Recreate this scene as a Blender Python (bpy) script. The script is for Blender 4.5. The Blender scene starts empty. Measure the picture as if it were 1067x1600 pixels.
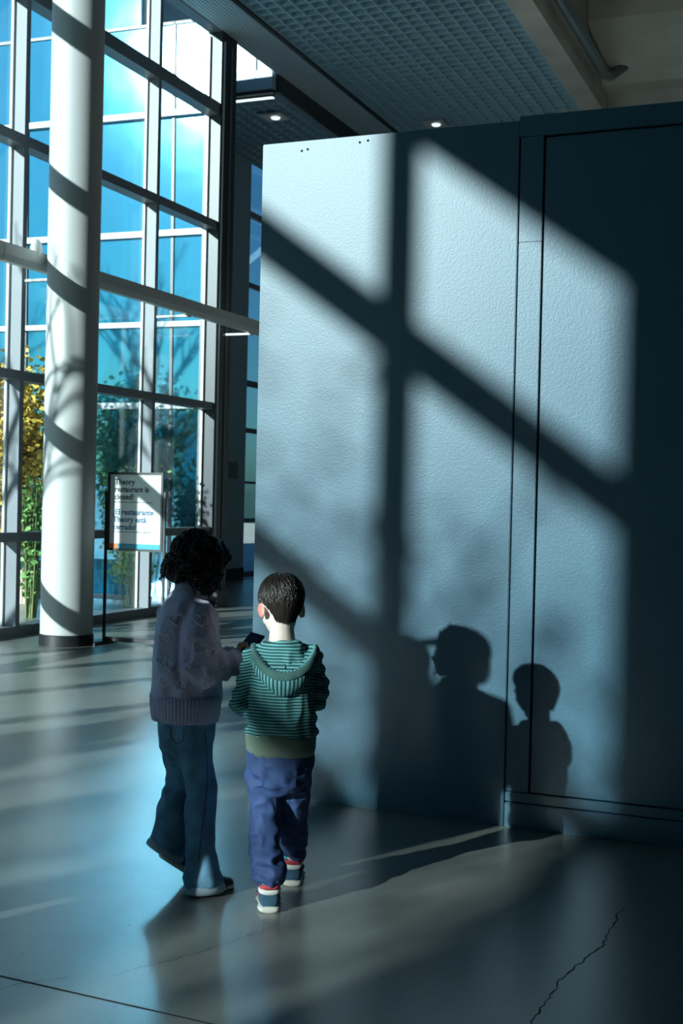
import bpy, bmesh, math, random
import numpy as np
from mathutils import Vector, Matrix, Euler
from mathutils.bvhtree import BVHTree
from mathutils import noise as mnoise

# world axes: X runs along the painted partition, Y along the window wall, Z up; metres
PI = math.pi
R_ = math.radians
rnd = random.Random(7)
scene = bpy.context.scene
COL = scene.collection

# ------------------------------------------------------------------ camera
cam_d = bpy.data.cameras.new('camera')
cam = bpy.data.objects.new('camera', cam_d)
COL.objects.link(cam)
yaw, pitch, roll = R_(-22.26965), R_(-0.6624), R_(1.30164)
fw = Vector((math.sin(yaw)*math.cos(pitch), math.cos(yaw)*math.cos(pitch), math.sin(pitch)))
rt = Vector((math.cos(yaw), -math.sin(yaw), 0))
up = rt.cross(fw)
r2 = rt*math.cos(roll) + up*math.sin(roll)
u2 = -rt*math.sin(roll) + up*math.cos(roll)
cam.matrix_world = Matrix(((r2.x, u2.x, -fw.x, 0), (r2.y, u2.y, -fw.y, 0), (r2.z, u2.z, -fw.z, 1.42), (0, 0, 0, 1)))
cam_d.sensor_fit = 'VERTICAL'
cam_d.sensor_height = 36.0
cam_d.lens = 1969.83*36.0/1600.0
cam_d.clip_start = 0.05
cam_d.clip_end = 300
cam_d.dof.use_dof = True
cam_d.dof.focus_distance = 4.6
cam_d.dof.aperture_fstop = 8.0
scene.camera = cam

# ------------------------------------------------------------------ sky, sun, exposure
SUN_AZ, SUN_EL = R_(24.3), R_(16.6)          # direction the sunlight travels, measured from +Y towards +X
sun_dir = Vector((math.sin(SUN_AZ)*math.cos(SUN_EL), math.cos(SUN_AZ)*math.cos(SUN_EL), -math.sin(SUN_EL)))
world = bpy.data.worlds.new('sky')
scene.world = world
world.use_nodes = True
wt = world.node_tree
wt.nodes.clear()
w_out = wt.nodes.new('ShaderNodeOutputWorld')
w_bg = wt.nodes.new('ShaderNodeBackground')
w_sky = wt.nodes.new('ShaderNodeTexSky')
w_sky.sky_type = 'NISHITA'
w_sky.sun_disc = False
w_sky.sun_elevation = SUN_EL
w_sky.sun_rotation = math.atan2(-sun_dir.x, -sun_dir.y)
w_sky.air_density = 1.0
w_sky.dust_density = 1.0
w_sky.ozone_density = 2.5
w_tint = wt.nodes.new('ShaderNodeMixRGB')
w_tint.blend_type = 'MULTIPLY'
w_tint.inputs[0].default_value = 1.0
w_tint.inputs[2].default_value = (0.40, 0.95, 1.30, 1)
wt.links.new(w_sky.outputs[0], w_tint.inputs[1])
wt.links.new(w_tint.outputs[0], w_bg.inputs[0])
w_bg.inputs[1].default_value = 0.066
wt.links.new(w_bg.outputs[0], w_out.inputs[0])

sun_l = bpy.data.lights.new('sun', 'SUN')
sun_l.energy = 9.8
sun_l.color = (0.93, 1.0, 0.98)
sun_l.angle = R_(0.55)
sun = bpy.data.objects.new('sun', sun_l)
COL.objects.link(sun)
sun.rotation_euler = sun_dir.to_track_quat('-Z', 'Y').to_euler()
sun.location = -sun_dir*60

scene.view_settings.view_transform = 'Standard'
scene.view_settings.look = 'None'
scene.view_settings.gamma = 1.0
scene.view_settings.use_curve_mapping = False
scene.view_settings.exposure = 0.0
scene.cycles.use_denoising = True
scene.cycles.max_bounces = 8
scene.cycles.transparent_max_bounces = 16
scene.cycles.sample_clamp_indirect = 60.0

# ------------------------------------------------------------------ materials
def mat(name, col, rough=0.6, metal=0.0, spec=0.5, bump=None, var=None, sss=0.0, coat=0.0):
    m = bpy.data.materials.new(name)
    m.use_nodes = True
    nt = m.node_tree
    b = nt.nodes['Principled BSDF']
    b.inputs['Base Color'].default_value = (*col, 1)
    b.inputs['Roughness'].default_value = rough
    b.inputs['Metallic'].default_value = metal
    b.inputs['Specular IOR Level'].default_value = spec
    if sss:
        b.inputs['Subsurface Weight'].default_value = sss
        b.inputs['Subsurface Radius'].default_value = (1.0, 0.3, 0.15)
        b.inputs['Subsurface Scale'].default_value = 0.012
    if coat:
        b.inputs['Coat Weight'].default_value = coat
        b.inputs['Coat Roughness'].default_value = 0.15
    tc = nt.nodes.new('ShaderNodeTexCoord')
    if bump:
        scale, strength, dist = bump
        n = nt.nodes.new('ShaderNodeTexNoise')
        n.inputs['Scale'].default_value = scale
        n.inputs['Detail'].default_value = 4
        bp = nt.nodes.new('ShaderNodeBump')
        bp.inputs['Strength'].default_value = strength
        bp.inputs['Distance'].default_value = dist
        nt.links.new(tc.outputs['Object'], n.inputs['Vector'])
        nt.links.new(n.outputs['Fac'], bp.inputs['Height'])
        nt.links.new(bp.outputs['Normal'], b.inputs['Normal'])
    if var:
        scale, amount = var
        n2 = nt.nodes.new('ShaderNodeTexNoise')
        n2.inputs['Scale'].default_value = scale
        n2.inputs['Detail'].default_value = 6
        mp = nt.nodes.new('ShaderNodeMapRange')
        mp.inputs['From Min'].default_value = 0.3
        mp.inputs['From Max'].default_value = 0.7
        mp.inputs['To Min'].default_value = 1 - amount
        mp.inputs['To Max'].default_value = 1 + amount
        mx = nt.nodes.new('ShaderNodeMixRGB')
        mx.blend_type = 'MULTIPLY'
        mx.inputs[0].default_value = 1
        mx.inputs[1].default_value = (*col, 1)
        nt.links.new(tc.outputs['Object'], n2.inputs['Vector'])
        nt.links.new(n2.outputs['Fac'], mp.inputs['Value'])
        nt.links.new(mp.outputs[0], mx.inputs[2])
        nt.links.new(mx.outputs[0], b.inputs['Base Color'])
    return m

def glass_mat(name, tint, refl=(0.9, 0.97, 1.0), rough=0.0):
    m = bpy.data.materials.new(name)
    m.use_nodes = True
    nt = m.node_tree
    nt.nodes.clear()
    o = nt.nodes.new('ShaderNodeOutputMaterial')
    tr = nt.nodes.new('ShaderNodeBsdfTransparent')
    tr.inputs[0].default_value = (*tint, 1)
    gl = nt.nodes.new('ShaderNodeBsdfGlossy')
    gl.inputs['Color'].default_value = (*refl, 1)
    gl.inputs['Roughness'].default_value = rough
    # Schlick reflectance from the facing angle, the same on both faces of the pane
    lw = nt.nodes.new('ShaderNodeLayerWeight')
    lw.inputs[0].default_value = 0.5
    pw = nt.nodes.new('ShaderNodeMath'); pw.operation = 'POWER'; pw.inputs[1].default_value = 5.0
    nt.links.new(lw.outputs['Facing'], pw.inputs[0])
    fr = nt.nodes.new('ShaderNodeMath'); fr.operation = 'MULTIPLY_ADD'; fr.inputs[1].default_value = 0.96; fr.inputs[2].default_value = 0.04
    nt.links.new(pw.outputs[0], fr.inputs[0])
    mx = nt.nodes.new('ShaderNodeMixShader')
    nt.links.new(fr.outputs[0], mx.inputs[0])
    nt.links.new(tr.outputs[0], mx.inputs[1])
    nt.links.new(gl.outputs[0], mx.inputs[2])
    nt.links.new(mx.outputs[0], o.inputs[0])
    return m

def facade_glass_mat():
    # reflective blue curtain-wall glass, slightly wavy and streaked
    m = bpy.data.materials.new('blue_mirror_glass')
    m.use_nodes = True
    nt = m.node_tree
    nt.nodes.clear()
    o = nt.nodes.new('ShaderNodeOutputMaterial')
    tc = nt.nodes.new('ShaderNodeTexCoord')
    mp = nt.nodes.new('ShaderNodeMapping')
    mp.inputs['Scale'].default_value = (9, 9, 0.7)
    ns = nt.nodes.new('ShaderNodeTexNoise')
    ns.inputs['Scale'].default_value = 1.0
    ns.inputs['Detail'].default_value = 5
    nt.links.new(tc.outputs['Object'], mp.inputs[0])
    nt.links.new(mp.outputs[0], ns.inputs['Vector'])
    cr = nt.nodes.new('ShaderNodeValToRGB')
    cr.color_ramp.elements[0].position = 0.3
    cr.color_ramp.elements[0].color = (0.0, 0.045, 0.10, 1)
    cr.color_ramp.elements[1].position = 0.75
    cr.color_ramp.elements[1].color = (0.0, 0.085, 0.16, 1)
    nt.links.new(ns.outputs['Fac'], cr.inputs[0])
    df = nt.nodes.new('ShaderNodeBsdfDiffuse')
    nt.links.new(cr.outputs[0], df.inputs[0])
    gl = nt.nodes.new('ShaderNodeBsdfGlossy')
    gl.inputs['Color'].default_value = (0.22, 0.62, 0.88, 1)
    gl.inputs['Roughness'].default_value = 0.055
    n2 = nt.nodes.new('ShaderNodeTexNoise')
    n2.inputs['Scale'].default_value = 0.9
    nt.links.new(tc.outputs['Object'], n2.inputs['Vector'])
    bp = nt.nodes.new('ShaderNodeBump')
    bp.inputs['Strength'].default_value = 0.08
    bp.inputs['Distance'].default_value = 0.06
    nt.links.new(n2.outputs['Fac'], bp.inputs['Height'])
    nt.links.new(bp.outputs[0], gl.inputs['Normal'])
    mx = nt.nodes.new('ShaderNodeMixShader')
    mx.inputs[0].default_value = 0.46
    nt.links.new(df.outputs[0], mx.inputs[1])
    nt.links.new(gl.outputs[0], mx.inputs[2])
    nt.links.new(mx.outputs[0], o.inputs[0])
    return m

def floor_mat():
    m = mat('polished_concrete', (0.21, 0.205, 0.18), rough=0.24, spec=0.95, coat=0.2)
    m.node_tree.nodes['Principled BSDF'].inputs['Coat Roughness'].default_value = 0.30
    m.node_tree.nodes['Principled BSDF'].inputs['Coat IOR'].default_value = 1.6
    nt = m.node_tree
    b = nt.nodes['Principled BSDF']
    tc = nt.nodes['Texture Coordinate']
    n1 = nt.nodes.new('ShaderNodeTexNoise'); n1.inputs['Scale'].default_value = 1.3; n1.inputs['Detail'].default_value = 8; n1.inputs['Roughness'].default_value = 0.65
    n2 = nt.nodes.new('ShaderNodeTexNoise'); n2.inputs['Scale'].default_value = 160; n2.inputs['Detail'].default_value = 3
    n3 = nt.nodes.new('ShaderNodeTexVoronoi'); n3.inputs['Scale'].default_value = 9
    for n in (n1, n2, n3):
        nt.links.new(tc.outputs['Object'], n.inputs['Vector'])
    cr = nt.nodes.new('ShaderNodeValToRGB')
    cr.color_ramp.elements[0].position = 0.3; cr.color_ramp.elements[0].color = (0.16, 0.172, 0.155, 1)
    cr.color_ramp.elements[1].position = 0.72; cr.color_ramp.elements[1].color = (0.27, 0.28, 0.25, 1)
    nt.links.new(n1.outputs['Fac'], cr.inputs[0])
    mp = nt.nodes.new('ShaderNodeMapRange')
    mp.inputs['From Min'].default_value = 0.3; mp.inputs['From Max'].default_value = 0.7
    mp.inputs['To Min'].default_value = 0.8; mp.inputs['To Max'].default_value = 1.15
    nt.links.new(n2.outputs['Fac'], mp.inputs[0])
    mx = nt.nodes.new('ShaderNodeMixRGB'); mx.blend_type = 'MULTIPLY'; mx.inputs[0].default_value = 1
    nt.links.new(cr.outputs[0], mx.inputs[1]); nt.links.new(mp.outputs[0], mx.inputs[2])
    # sparse dark specks
    st = nt.nodes.new('ShaderNodeMapRange')
    st.inputs['From Min'].default_value = 0.02; st.inputs['From Max'].default_value = 0.06
    st.inputs['To Min'].default_value = 0.25; st.inputs['To Max'].default_value = 1.0
    nt.links.new(n3.outputs['Distance'], st.inputs[0])
    mx2 = nt.nodes.new('ShaderNodeMixRGB'); mx2.blend_type = 'MULTIPLY'; mx2.inputs[0].default_value = 1
    nt.links.new(mx.outputs[0], mx2.inputs[1]); nt.links.new(st.outputs[0], mx2.inputs[2])
    nt.links.new(mx2.outputs[0], b.inputs['Base Color'])
    rr = nt.nodes.new('ShaderNodeMapRange')
    rr.inputs['From Min'].default_value = 0.3; rr.inputs['From Max'].default_value = 0.7
    rr.inputs['To Min'].default_value = 0.305; rr.inputs['To Max'].default_value = 0.335
    nt.links.new(n1.outputs['Fac'], rr.inputs[0]); nt.links.new(rr.outputs[0], b.inputs['Roughness'])
    n4 = nt.nodes.new('ShaderNodeTexNoise'); n4.inputs['Scale'].default_value = 2.2; n4.inputs['Detail'].default_value = 2
    nt.links.new(tc.outputs['Object'], n4.inputs['Vector'])
    bp = nt.nodes.new('ShaderNodeBump'); bp.inputs['Strength'].default_value = 0.12; bp.inputs['Distance'].default_value = 0.02
    nt.links.new(n4.outputs['Fac'], bp.inputs['Height']); nt.links.new(bp.outputs[0], b.inputs['Normal'])
    return m

def stripe_mat(name, light, dark, period, duty=0.5):
    # knitted stripes that follow the point attribute stripe_coord
    m = mat(name, light, rough=0.9, spec=0.2)
    nt = m.node_tree
    b = nt.nodes['Principled BSDF']
    at = nt.nodes.new('ShaderNodeAttribute'); at.attribute_name = 'stripe_coord'
    mu = nt.nodes.new('ShaderNodeMath'); mu.operation = 'MULTIPLY'; mu.inputs[1].default_value = 1.0/period
    fr = nt.nodes.new('ShaderNodeMath'); fr.operation = 'FRACT'
    cr = nt.nodes.new('ShaderNodeValToRGB')
    e = cr.color_ramp.elements
    e[0].position = 0.0; e[0].color = (*dark, 1)
    e[1].position = duty; e[1].color = (*light, 1)
    e0 = e.new(duty - 0.12); e0.color = (*dark, 1)
    e1 = e.new(0.9); e1.color = (*light, 1)
    e2 = e.new(1.0); e2.color = (*dark, 1)
    nt.links.new(at.outputs['Fac'], mu.inputs[0]); nt.links.new(mu.outputs[0], fr.inputs[0])
    nt.links.new(fr.outputs[0], cr.inputs[0]); nt.links.new(cr.outputs[0], b.inputs['Base Color'])
    return m

def knit_mat(name, col, scale=420):
    m = mat(name, col, rough=0.95, spec=0.15, bump=(scale, 0.5, 0.002), var=(90, 0.12))
    b = m.node_tree.nodes['Principled BSDF']
    b.inputs['Sheen Weight'].default_value = 0.5
    b.inputs['Sheen Roughness'].default_value = 0.4
    return m

M = {}
M['partition'] = mat('slate_blue_paint', (0.024, 0.090, 0.138), rough=0.42, spec=0.5, bump=(110, 0.2, 0.003), var=(3.0, 0.05))
M['gap'] = mat('dark_gap', (0.01, 0.012, 0.015), rough=0.9)
M['floor'] = floor_mat()
M['crack'] = mat('crack_filler', (0.03, 0.032, 0.03), rough=0.9)
M['frame'] = mat('grey_anodised_aluminium', (0.19, 0.21, 0.235), rough=0.45, spec=0.5, var=(3, 0.06))
M['frame_dark'] = mat('dark_anodised_aluminium', (0.022, 0.03, 0.04), rough=0.4)
M['bead'] = mat('sunlit_gasket_white', (0.75, 0.78, 0.78), rough=0.4)  # white stands in for sun caught along gasket and glass edge
M['glass'] = glass_mat('clear_blue_glass', (0.90, 0.965, 0.975))
M['sky_white'] = mat('sky_white_pane', (0.8, 0.84, 0.84), rough=0.6)  # opaque white standing in for bright sky behind the clerestory
M['glass_blue'] = facade_glass_mat()
M['white_paint'] = mat('white_column_paint', (0.52, 0.53, 0.53), rough=0.5, bump=(60, 0.12, 0.003))
M['rail'] = mat('pale_grey_rail_paint', (0.62, 0.64, 0.64), rough=0.35)
M['black'] = mat('black_rubber', (0.012, 0.013, 0.015), rough=0.5)
M['black_metal'] = mat('black_powder_coat', (0.012, 0.014, 0.016), rough=0.4)
M['plaster'] = mat('blue_grey_plaster', (0.36, 0.50, 0.58), rough=0.7, bump=(60, 0.1, 0.003))
M['louvre'] = mat('blue_grey_louvre_metal', (0.42, 0.66, 0.78), rough=0.4)
M['ribbed'] = mat('ribbed_grey_trim', (0.50, 0.64, 0.72), rough=0.5)
M['concrete'] = mat('painted_concrete', (0.55, 0.55, 0.50), rough=0.8, bump=(18, 0.2, 0.01), var=(1.2, 0.18))
M['plenum'] = mat('dark_plenum', (0.03, 0.05, 0.06), rough=0.9)
M['pipe'] = mat('galvanised_pipe', (0.22, 0.27, 0.30), rough=0.35, metal=0.5)
M['paving'] = mat('pale_paving', (0.52, 0.52, 0.48), rough=0.85, var=(0.8, 0.12))
M['facade_white'] = mat('white_mullion_cap', (0.36, 0.42, 0.45), rough=0.4)
M['bark'] = mat('grey_brown_bark', (0.10, 0.085, 0.075), rough=0.9)
M['leaf_yellow'] = mat('yellow_autumn_leaf', (0.62, 0.42, 0.06), rough=0.6, var=(7, 0.45))
M['leaf_green'] = mat('green_leaf', (0.16, 0.34, 0.09), rough=0.6, var=(7, 0.4))
M['reed'] = mat('green_reed_stem', (0.16, 0.20, 0.07), rough=0.6)
M['petal'] = mat('white_petal', (0.85, 0.85, 0.82), rough=0.6)
M['wood'] = mat('pale_timber', (0.55, 0.47, 0.36), rough=0.7, var=(6, 0.15))
M['skin_light'] = mat('fair_skin', (0.86, 0.68, 0.61), rough=0.5, sss=0.25, bump=(240, 0.05, 0.001))
nt = M['skin_light'].node_tree
at = nt.nodes.new('ShaderNodeAttribute'); at.attribute_name = 'ear_pink_glow'  # ear red: natural pink plus sun shining through, painted in
mx = nt.nodes.new('ShaderNodeMixRGB'); mx.inputs[1].default_value = (0.86, 0.68, 0.61, 1); mx.inputs[2].default_value = (0.80, 0.27, 0.20, 1)
nt.links.new(at.outputs['Fac'], mx.inputs[0]); nt.links.new(mx.outputs[0], nt.nodes['Principled BSDF'].inputs['Base Color'])
M['skin_tan'] = mat('tan_skin', (0.62, 0.40, 0.31), rough=0.5, sss=0.2, bump=(240, 0.05, 0.001))
M['hair_boy'] = mat('dark_brown_hair', (0.022, 0.016, 0.013), rough=0.38, spec=0.6)
M['hair_girl'] = mat('curly_dark_hair', (0.022, 0.016, 0.013), rough=0.42, spec=0.6)
M['eye'] = mat('eye_white', (0.8, 0.8, 0.78), rough=0.2)
M['iris'] = mat('dark_iris', (0.05, 0.03, 0.02), rough=0.2)
M['sweater'] = knit_mat('lavender_wool', (0.62, 0.57, 0.74))
M['sweater_rib'] = knit_mat('lavender_rib', (0.56, 0.51, 0.67))
M['heart'] = knit_mat('pale_heart_yarn', (0.85, 0.85, 0.92))
M['jeans'] = mat('blue_denim', (0.14, 0.29, 0.41), rough=0.85, spec=0.2, bump=(600, 0.25, 0.001), var=(16, 0.3))
M['jeans_cuff'] = mat('denim_underside', (0.42, 0.50, 0.56), rough=0.85, bump=(600, 0.25, 0.001))
M['stitch'] = mat('denim_stitch', (0.05, 0.09, 0.13), rough=0.9)
M['hoodie'] = stripe_mat('striped_jersey', (0.19, 0.50, 0.49), (0.028, 0.08, 0.10), 0.0105, 0.48)
M['hood_band'] = mat('bottle_green_rib', (0.075, 0.17, 0.155), rough=0.9, bump=(500, 0.2, 0.001))
M['hem_band'] = mat('olive_green_rib', (0.20, 0.27, 0.21), rough=0.9, bump=(500, 0.2, 0.001))
M['pants'] = mat('navy_ripstop', (0.05, 0.09, 0.23), rough=0.7, spec=0.3, bump=(700, 0.15, 0.001), var=(30, 0.12))
M['shoe'] = mat('navy_suede', (0.03, 0.09, 0.15), rough=0.8, bump=(300, 0.2, 0.001))
M['shoe_red'] = mat('red_trim', (0.62, 0.07, 0.09), rough=0.6)
M['shoe_white'] = mat('white_trim', (0.82, 0.82, 0.80), rough=0.5)
M['sole'] = mat('cream_rubber_sole', (0.62, 0.60, 0.53), rough=0.6)
M['sock_red'] = mat('red_sock', (0.62, 0.07, 0.12), rough=0.9)
M['sock_cyan'] = mat('cyan_lining', (0.05, 0.48, 0.58), rough=0.8)
M['phone'] = mat('dark_blue_case', (0.03, 0.04, 0.12), rough=0.3)
M['coat'] = mat('dark_jacket', (0.05, 0.055, 0.07), rough=0.9)
M['coat2'] = mat('grey_coat', (0.12, 0.12, 0.13), rough=0.9)
M['trousers'] = mat('charcoal_trousers', (0.03, 0.03, 0.035), rough=0.9)
M['poster'] = mat('white_poster_paper', (0.78, 0.80, 0.80), rough=0.35)
M['ink_dark'] = mat('dark_ink', (0.012, 0.04, 0.06), rough=0.5)
M['ink_blue'] = mat('blue_ink', (0.0, 0.10, 0.20), rough=0.5)
M['orange'] = mat('orange_print', (0.75, 0.16, 0.03), rough=0.5)
M['teal'] = mat('teal_print', (0.02, 0.33, 0.45), rough=0.5)
M['plate'] = mat('switch_plate', (0.22, 0.22, 0.22), rough=0.5)
M['cable'] = mat('grey_cable', (0.5, 0.52, 0.52), rough=0.5)
m = bpy.data.materials.new('lit_strip'); m.use_nodes = True
m.node_tree.nodes['Principled BSDF'].inputs['Emission Color'].default_value = (0.75, 0.97, 1, 1)
m.node_tree.nodes['Principled BSDF'].inputs['Emission Strength'].default_value = 1.3
M['lamp'] = m

# ------------------------------------------------------------------ mesh helpers
class MB:
    def __init__(s):
        s.v = []; s.f = []
    def quad(s, a, b, c, d):
        i = len(s.v); s.v += [tuple(a), tuple(b), tuple(c), tuple(d)]; s.f.append((i, i+1, i+2, i+3)); return s
    def box(s, lo, hi):
        i = len(s.v)
        x0, y0, z0 = lo; x1, y1, z1 = hi
        s.v += [(x0,y0,z0),(x1,y0,z0),(x1,y1,z0),(x0,y1,z0),(x0,y0,z1),(x1,y0,z1),(x1,y1,z1),(x0,y1,z1)]
        for q in ((0,3,2,1),(4,5,6,7),(0,1,5,4),(1,2,6,5),(2,3,7,6),(3,0,4,7)):
            s.f.append(tuple(i+k for k in q))
        return s
    def prism(s, poly, axis, a, b):
        # poly: list of 2D points, extruded along axis from a to b
        i = len(s.v); n = len(poly)
        def P(p, t):
            return {'x': (t, p[0], p[1]), 'y': (p[0], t, p[1]), 'z': (p[0], p[1], t)}[axis]
        for t in (a, b):
            s.v += [P(p, t) for p in poly]
        s.f.append(tuple(i+k for k in range(n))); s.f.append(tuple(i+n+k for k in reversed(range(n))))
        for k in range(n):
            s.f.append((i+k, i+(k+1) % n, i+n+(k+1) % n, i+n+k))
        return s
    def loft(s, rings, cap=True, closed=True):
        i = len(s.v); n = len(rings[0])
        for r in rings: s.v += [tuple(p) for p in r]
        m_ = n if closed else n-1
        for a in range(len(rings)-1):
            for k in range(m_):
                k2 = (k+1) % n
                s.f.append((i+a*n+k, i+a*n+k2, i+(a+1)*n+k2, i+(a+1)*n+k))
        if cap and closed:
            s.f.append(tuple(i+k for k in reversed(range(n))))
            s.f.append(tuple(i+(len(rings)-1)*n+k for k in range(n)))
        return s
    def tube(s, pts, rad, n=12, side=(1, 0, 0), tang=None, cap=True, power=1.0):
        pts = [Vector(p) for p in pts]
        rings = []
        for k, p in enumerate(pts):
            if tang and tang[k] is not None:
                t = Vector(tang[k]).normalized()
            else:
                a = pts[max(k-1, 0)]; b = pts[min(k+1, len(pts)-1)]
                t = (b-a).normalized()
            r = rad[k] if isinstance(rad, (list, tuple)) else rad
            ra, rb = (r if isinstance(r, (tuple, list)) else (r, r))
            u = Vector(side[k] if isinstance(side[0], (tuple, list, Vector)) else side)
            u = (u - t*u.dot(t))
            if u.length < 1e-5: u = t.orthogonal()
            u.normalize(); w = t.cross(u)
            rings.append([p + u*ra*math.cos(2*PI*j/n) + w*rb*math.sin(2*PI*j/n) for j in range(n)])
        return s.loft(rings, cap)
    def ellipsoid(s, c, r, rot=None, nu=16, nv=10):
        i = len(s.v); c = Vector(c)
        rows = []
        for a in range(nv+1):
            th = PI*a/nv
            row = []
            for b in range(nu):
                ph = 2*PI*b/nu
                p = Vector((r[0]*math.sin(th)*math.cos(ph), r[1]*math.sin(th)*math.sin(ph), r[2]*math.cos(th)))
                if rot is not None: p = rot @ p
                row.append(c+p)
            rows.append(row)
        s.v.append(tuple(rows[0][0]))
        for a in range(1, nv): s.v += [tuple(p) for p in rows[a]]
        s.v.append(tuple(rows[nv][0]))
        last = len(s.v)-1
        for b in range(nu):
            b2 = (b+1) % nu
            s.f.append((i, i+1+b, i+1+b2))
            for a in range(nv-2):
                s.f.append((i+1+a*nu+b, i+1+(a+1)*nu+b, i+1+(a+1)*nu+b2, i+1+a*nu+b2))
            s.f.append((last, i+1+(nv-2)*nu+b2, i+1+(nv-2)*nu+b))
        return s
    def xform(s, mtx, start=0):
        for k in range(start, len(s.v)):
            s.v[k] = tuple(mtx @ Vector(s.v[k]))
        return s
    def mesh(s, name, smooth=False):
        me = bpy.data.meshes.new(name)
        me.from_pydata(s.v, [], s.f)
        me.validate(); me.update()
        if smooth: me.polygons.foreach_set('use_smooth', [True]*len(me.polygons))
        return me
    def build(s, name, m, parent=None, smooth=False, bevel=0.0):
        me = s.mesh(name, smooth)
        if bevel:
            bm = bmesh.new(); bm.from_mesh(me)
            bmesh.ops.bevel(bm, geom=bm.edges[:], offset=bevel, segments=2, affect='EDGES', clamp_overlap=True)
            bm.to_mesh(me); bm.free()
        return link(name, me, m, parent)

def link(name, me, m, parent=None):
    o = bpy.data.objects.new(name, me)
    COL.objects.link(o)
    if m is not None and not me.materials:
        me.materials.append(m)
    if parent is not None: o.parent = parent
    return o

def fix_normals(me):
    bm = bmesh.new(); bm.from_mesh(me)
    bmesh.ops.recalc_face_normals(bm, faces=bm.faces[:])
    bm.to_mesh(me); bm.free()
    return me

def tag(o, label=None, cat=None, group=None, kind=None):
    if label: o['label'] = label
    if cat: o['category'] = cat
    if group: o['group'] = group
    if kind: o['kind'] = kind
    return o

def empty(name, loc=(0, 0, 0), rz=0):
    o = bpy.data.objects.new(name, None)
    COL.objects.link(o)
    o.location = loc; o.rotation_euler = (0, 0, rz)
    o.empty_display_size = 0.1
    return o

def struct(name, loc=(0, 0, 0), label=None):
    o = empty(name, loc); o['kind'] = 'structure'
    if label: o['label'] = label
    return o

def remesh(mb, voxel, smooth=4, factor=0.5):
    me = mb.mesh('tmp')
    fix_normals(me)
    o = bpy.data.objects.new('tmp', me)
    COL.objects.link(o)
    md = o.modifiers.new('r', 'REMESH'); md.mode = 'VOXEL'; md.voxel_size = voxel
    if smooth:
        sm = o.modifiers.new('s', 'SMOOTH'); sm.factor = factor; sm.iterations = smooth
    dg = bpy.context.evaluated_depsgraph_get()
    out = bpy.data.meshes.new_from_object(o.evaluated_get(dg))
    bpy.data.objects.remove(o); bpy.data.meshes.remove(me)
    out.polygons.foreach_set('use_smooth', [True]*len(out.polygons))
    return out

def coords(me):
    a = np.empty(len(me.vertices)*3); me.vertices.foreach_get('co', a); return a.reshape(-1, 3)
def normals(me):
    a = np.empty(len(me.vertices)*3); me.vertices.foreach_get('normal', a); return a.reshape(-1, 3)
def set_coords(me, a):
    me.vertices.foreach_set('co', a.ravel()); me.update()
def vnoise(p, seed=0):
    p = np.asarray(p); i = np.floor(p).astype(np.int64); f = p - i; f = f*f*(3-2*f)
    def h(x, y, z):
        n = (x*374761393 + y*668265263 + z*2147483647 + seed*1274126177) & 0xffffffff
        n = ((n ^ (n >> 13))*1274126177) & 0xffffffff
        return ((n ^ (n >> 16)) & 0xffff)/65535.0
    r = 0
    for dx in (0, 1):
        for dy in (0, 1):
            for dz in (0, 1):
                w = (f[:, 0] if dx else 1-f[:, 0])*(f[:, 1] if dy else 1-f[:, 1])*(f[:, 2] if dz else 1-f[:, 2])
                r = r + w*h(i[:, 0]+dx, i[:, 1]+dy, i[:, 2]+dz)
    return r*2-1
def ridged(p, seed=0):
    return 1-2*np.abs(vnoise(p, seed)) - 0.3
def displace(me, off):
    c = coords(me); n = normals(me); set_coords(me, c + n*off[:, None]); return me
def set_attr(me, name, vals):
    a = me.attributes.new(name, 'FLOAT', 'POINT'); a.data.foreach_set('value', np.asarray(vals, dtype=np.float32))

# ================================================================== ROOM SHELL
XG, XI = -7.68, -7.52            # glass plane and inner face of the window wall
PY = 5.37                        # face of the painted partition
ZC = 7.22                        # ceiling height

# ---- floor, with its saw-cut joint and cracks
fl = tag(MB().box((-9.62, -20.2, -0.2), (4.2, 26, 0.0)).build('floor', M['floor']), 'polished grey concrete floor', None, None, 'structure')
def flat_strip(name, pts, w, jitter=0.0, parent=fl, m=None):
    mb = MB(); ps = []
    for a, b in zip(pts[:-1], pts[1:]):
        n = max(1, int((Vector(b)-Vector(a)).length/0.02)) if jitter else 1
        for k in range(n):
            q = Vector(a).lerp(Vector(b), k/n)
            ps.append(q + Vector((rnd.uniform(-jitter, jitter), rnd.uniform(-jitter, jitter))))
    ps.append(Vector(pts[-1]))
    L = []; Rr = []
    for k, p in enumerate(ps):
        t = (ps[min(k+1, len(ps)-1)]-ps[max(k-1, 0)]).normalized(); nn = Vector((-t.y, t.x))
        ww = w*(rnd.uniform(0.5, 1.3) if jitter else 1)
        L.append((p.x+nn.x*ww/2, p.y+nn.y*ww/2, 0.0006)); Rr.append((p.x-nn.x*ww/2, p.y-nn.y*ww/2, 0.0006))
    for k in range(len(ps)-1):
        mb.quad(L[k], L[k+1], Rr[k+1], Rr[k])
    return mb.build(name, m or M['crack'], parent)
flat_strip('control_joint', [(-7.4, 3.02), (-2.283, 3.026), (-1.57, 2.994), (3.5, 2.99)], 0.008)
flat_strip('crack', [(-0.787, 3.2), (-0.787, 3.366), (-0.782, 3.749), (-0.723, 4.046), (-0.732, 4.385), (-0.723, 4.465)], 0.004, 0.007)
flat_strip('crack', [(-2.25, 2.9), (-2.2, 3.0), (-2.1, 3.1)], 0.002, 0.006)
flat_strip('crack', [(-2.0, 3.15), (-1.85, 3.45), (-1.75, 3.75)], 0.0015, 0.01)

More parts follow.
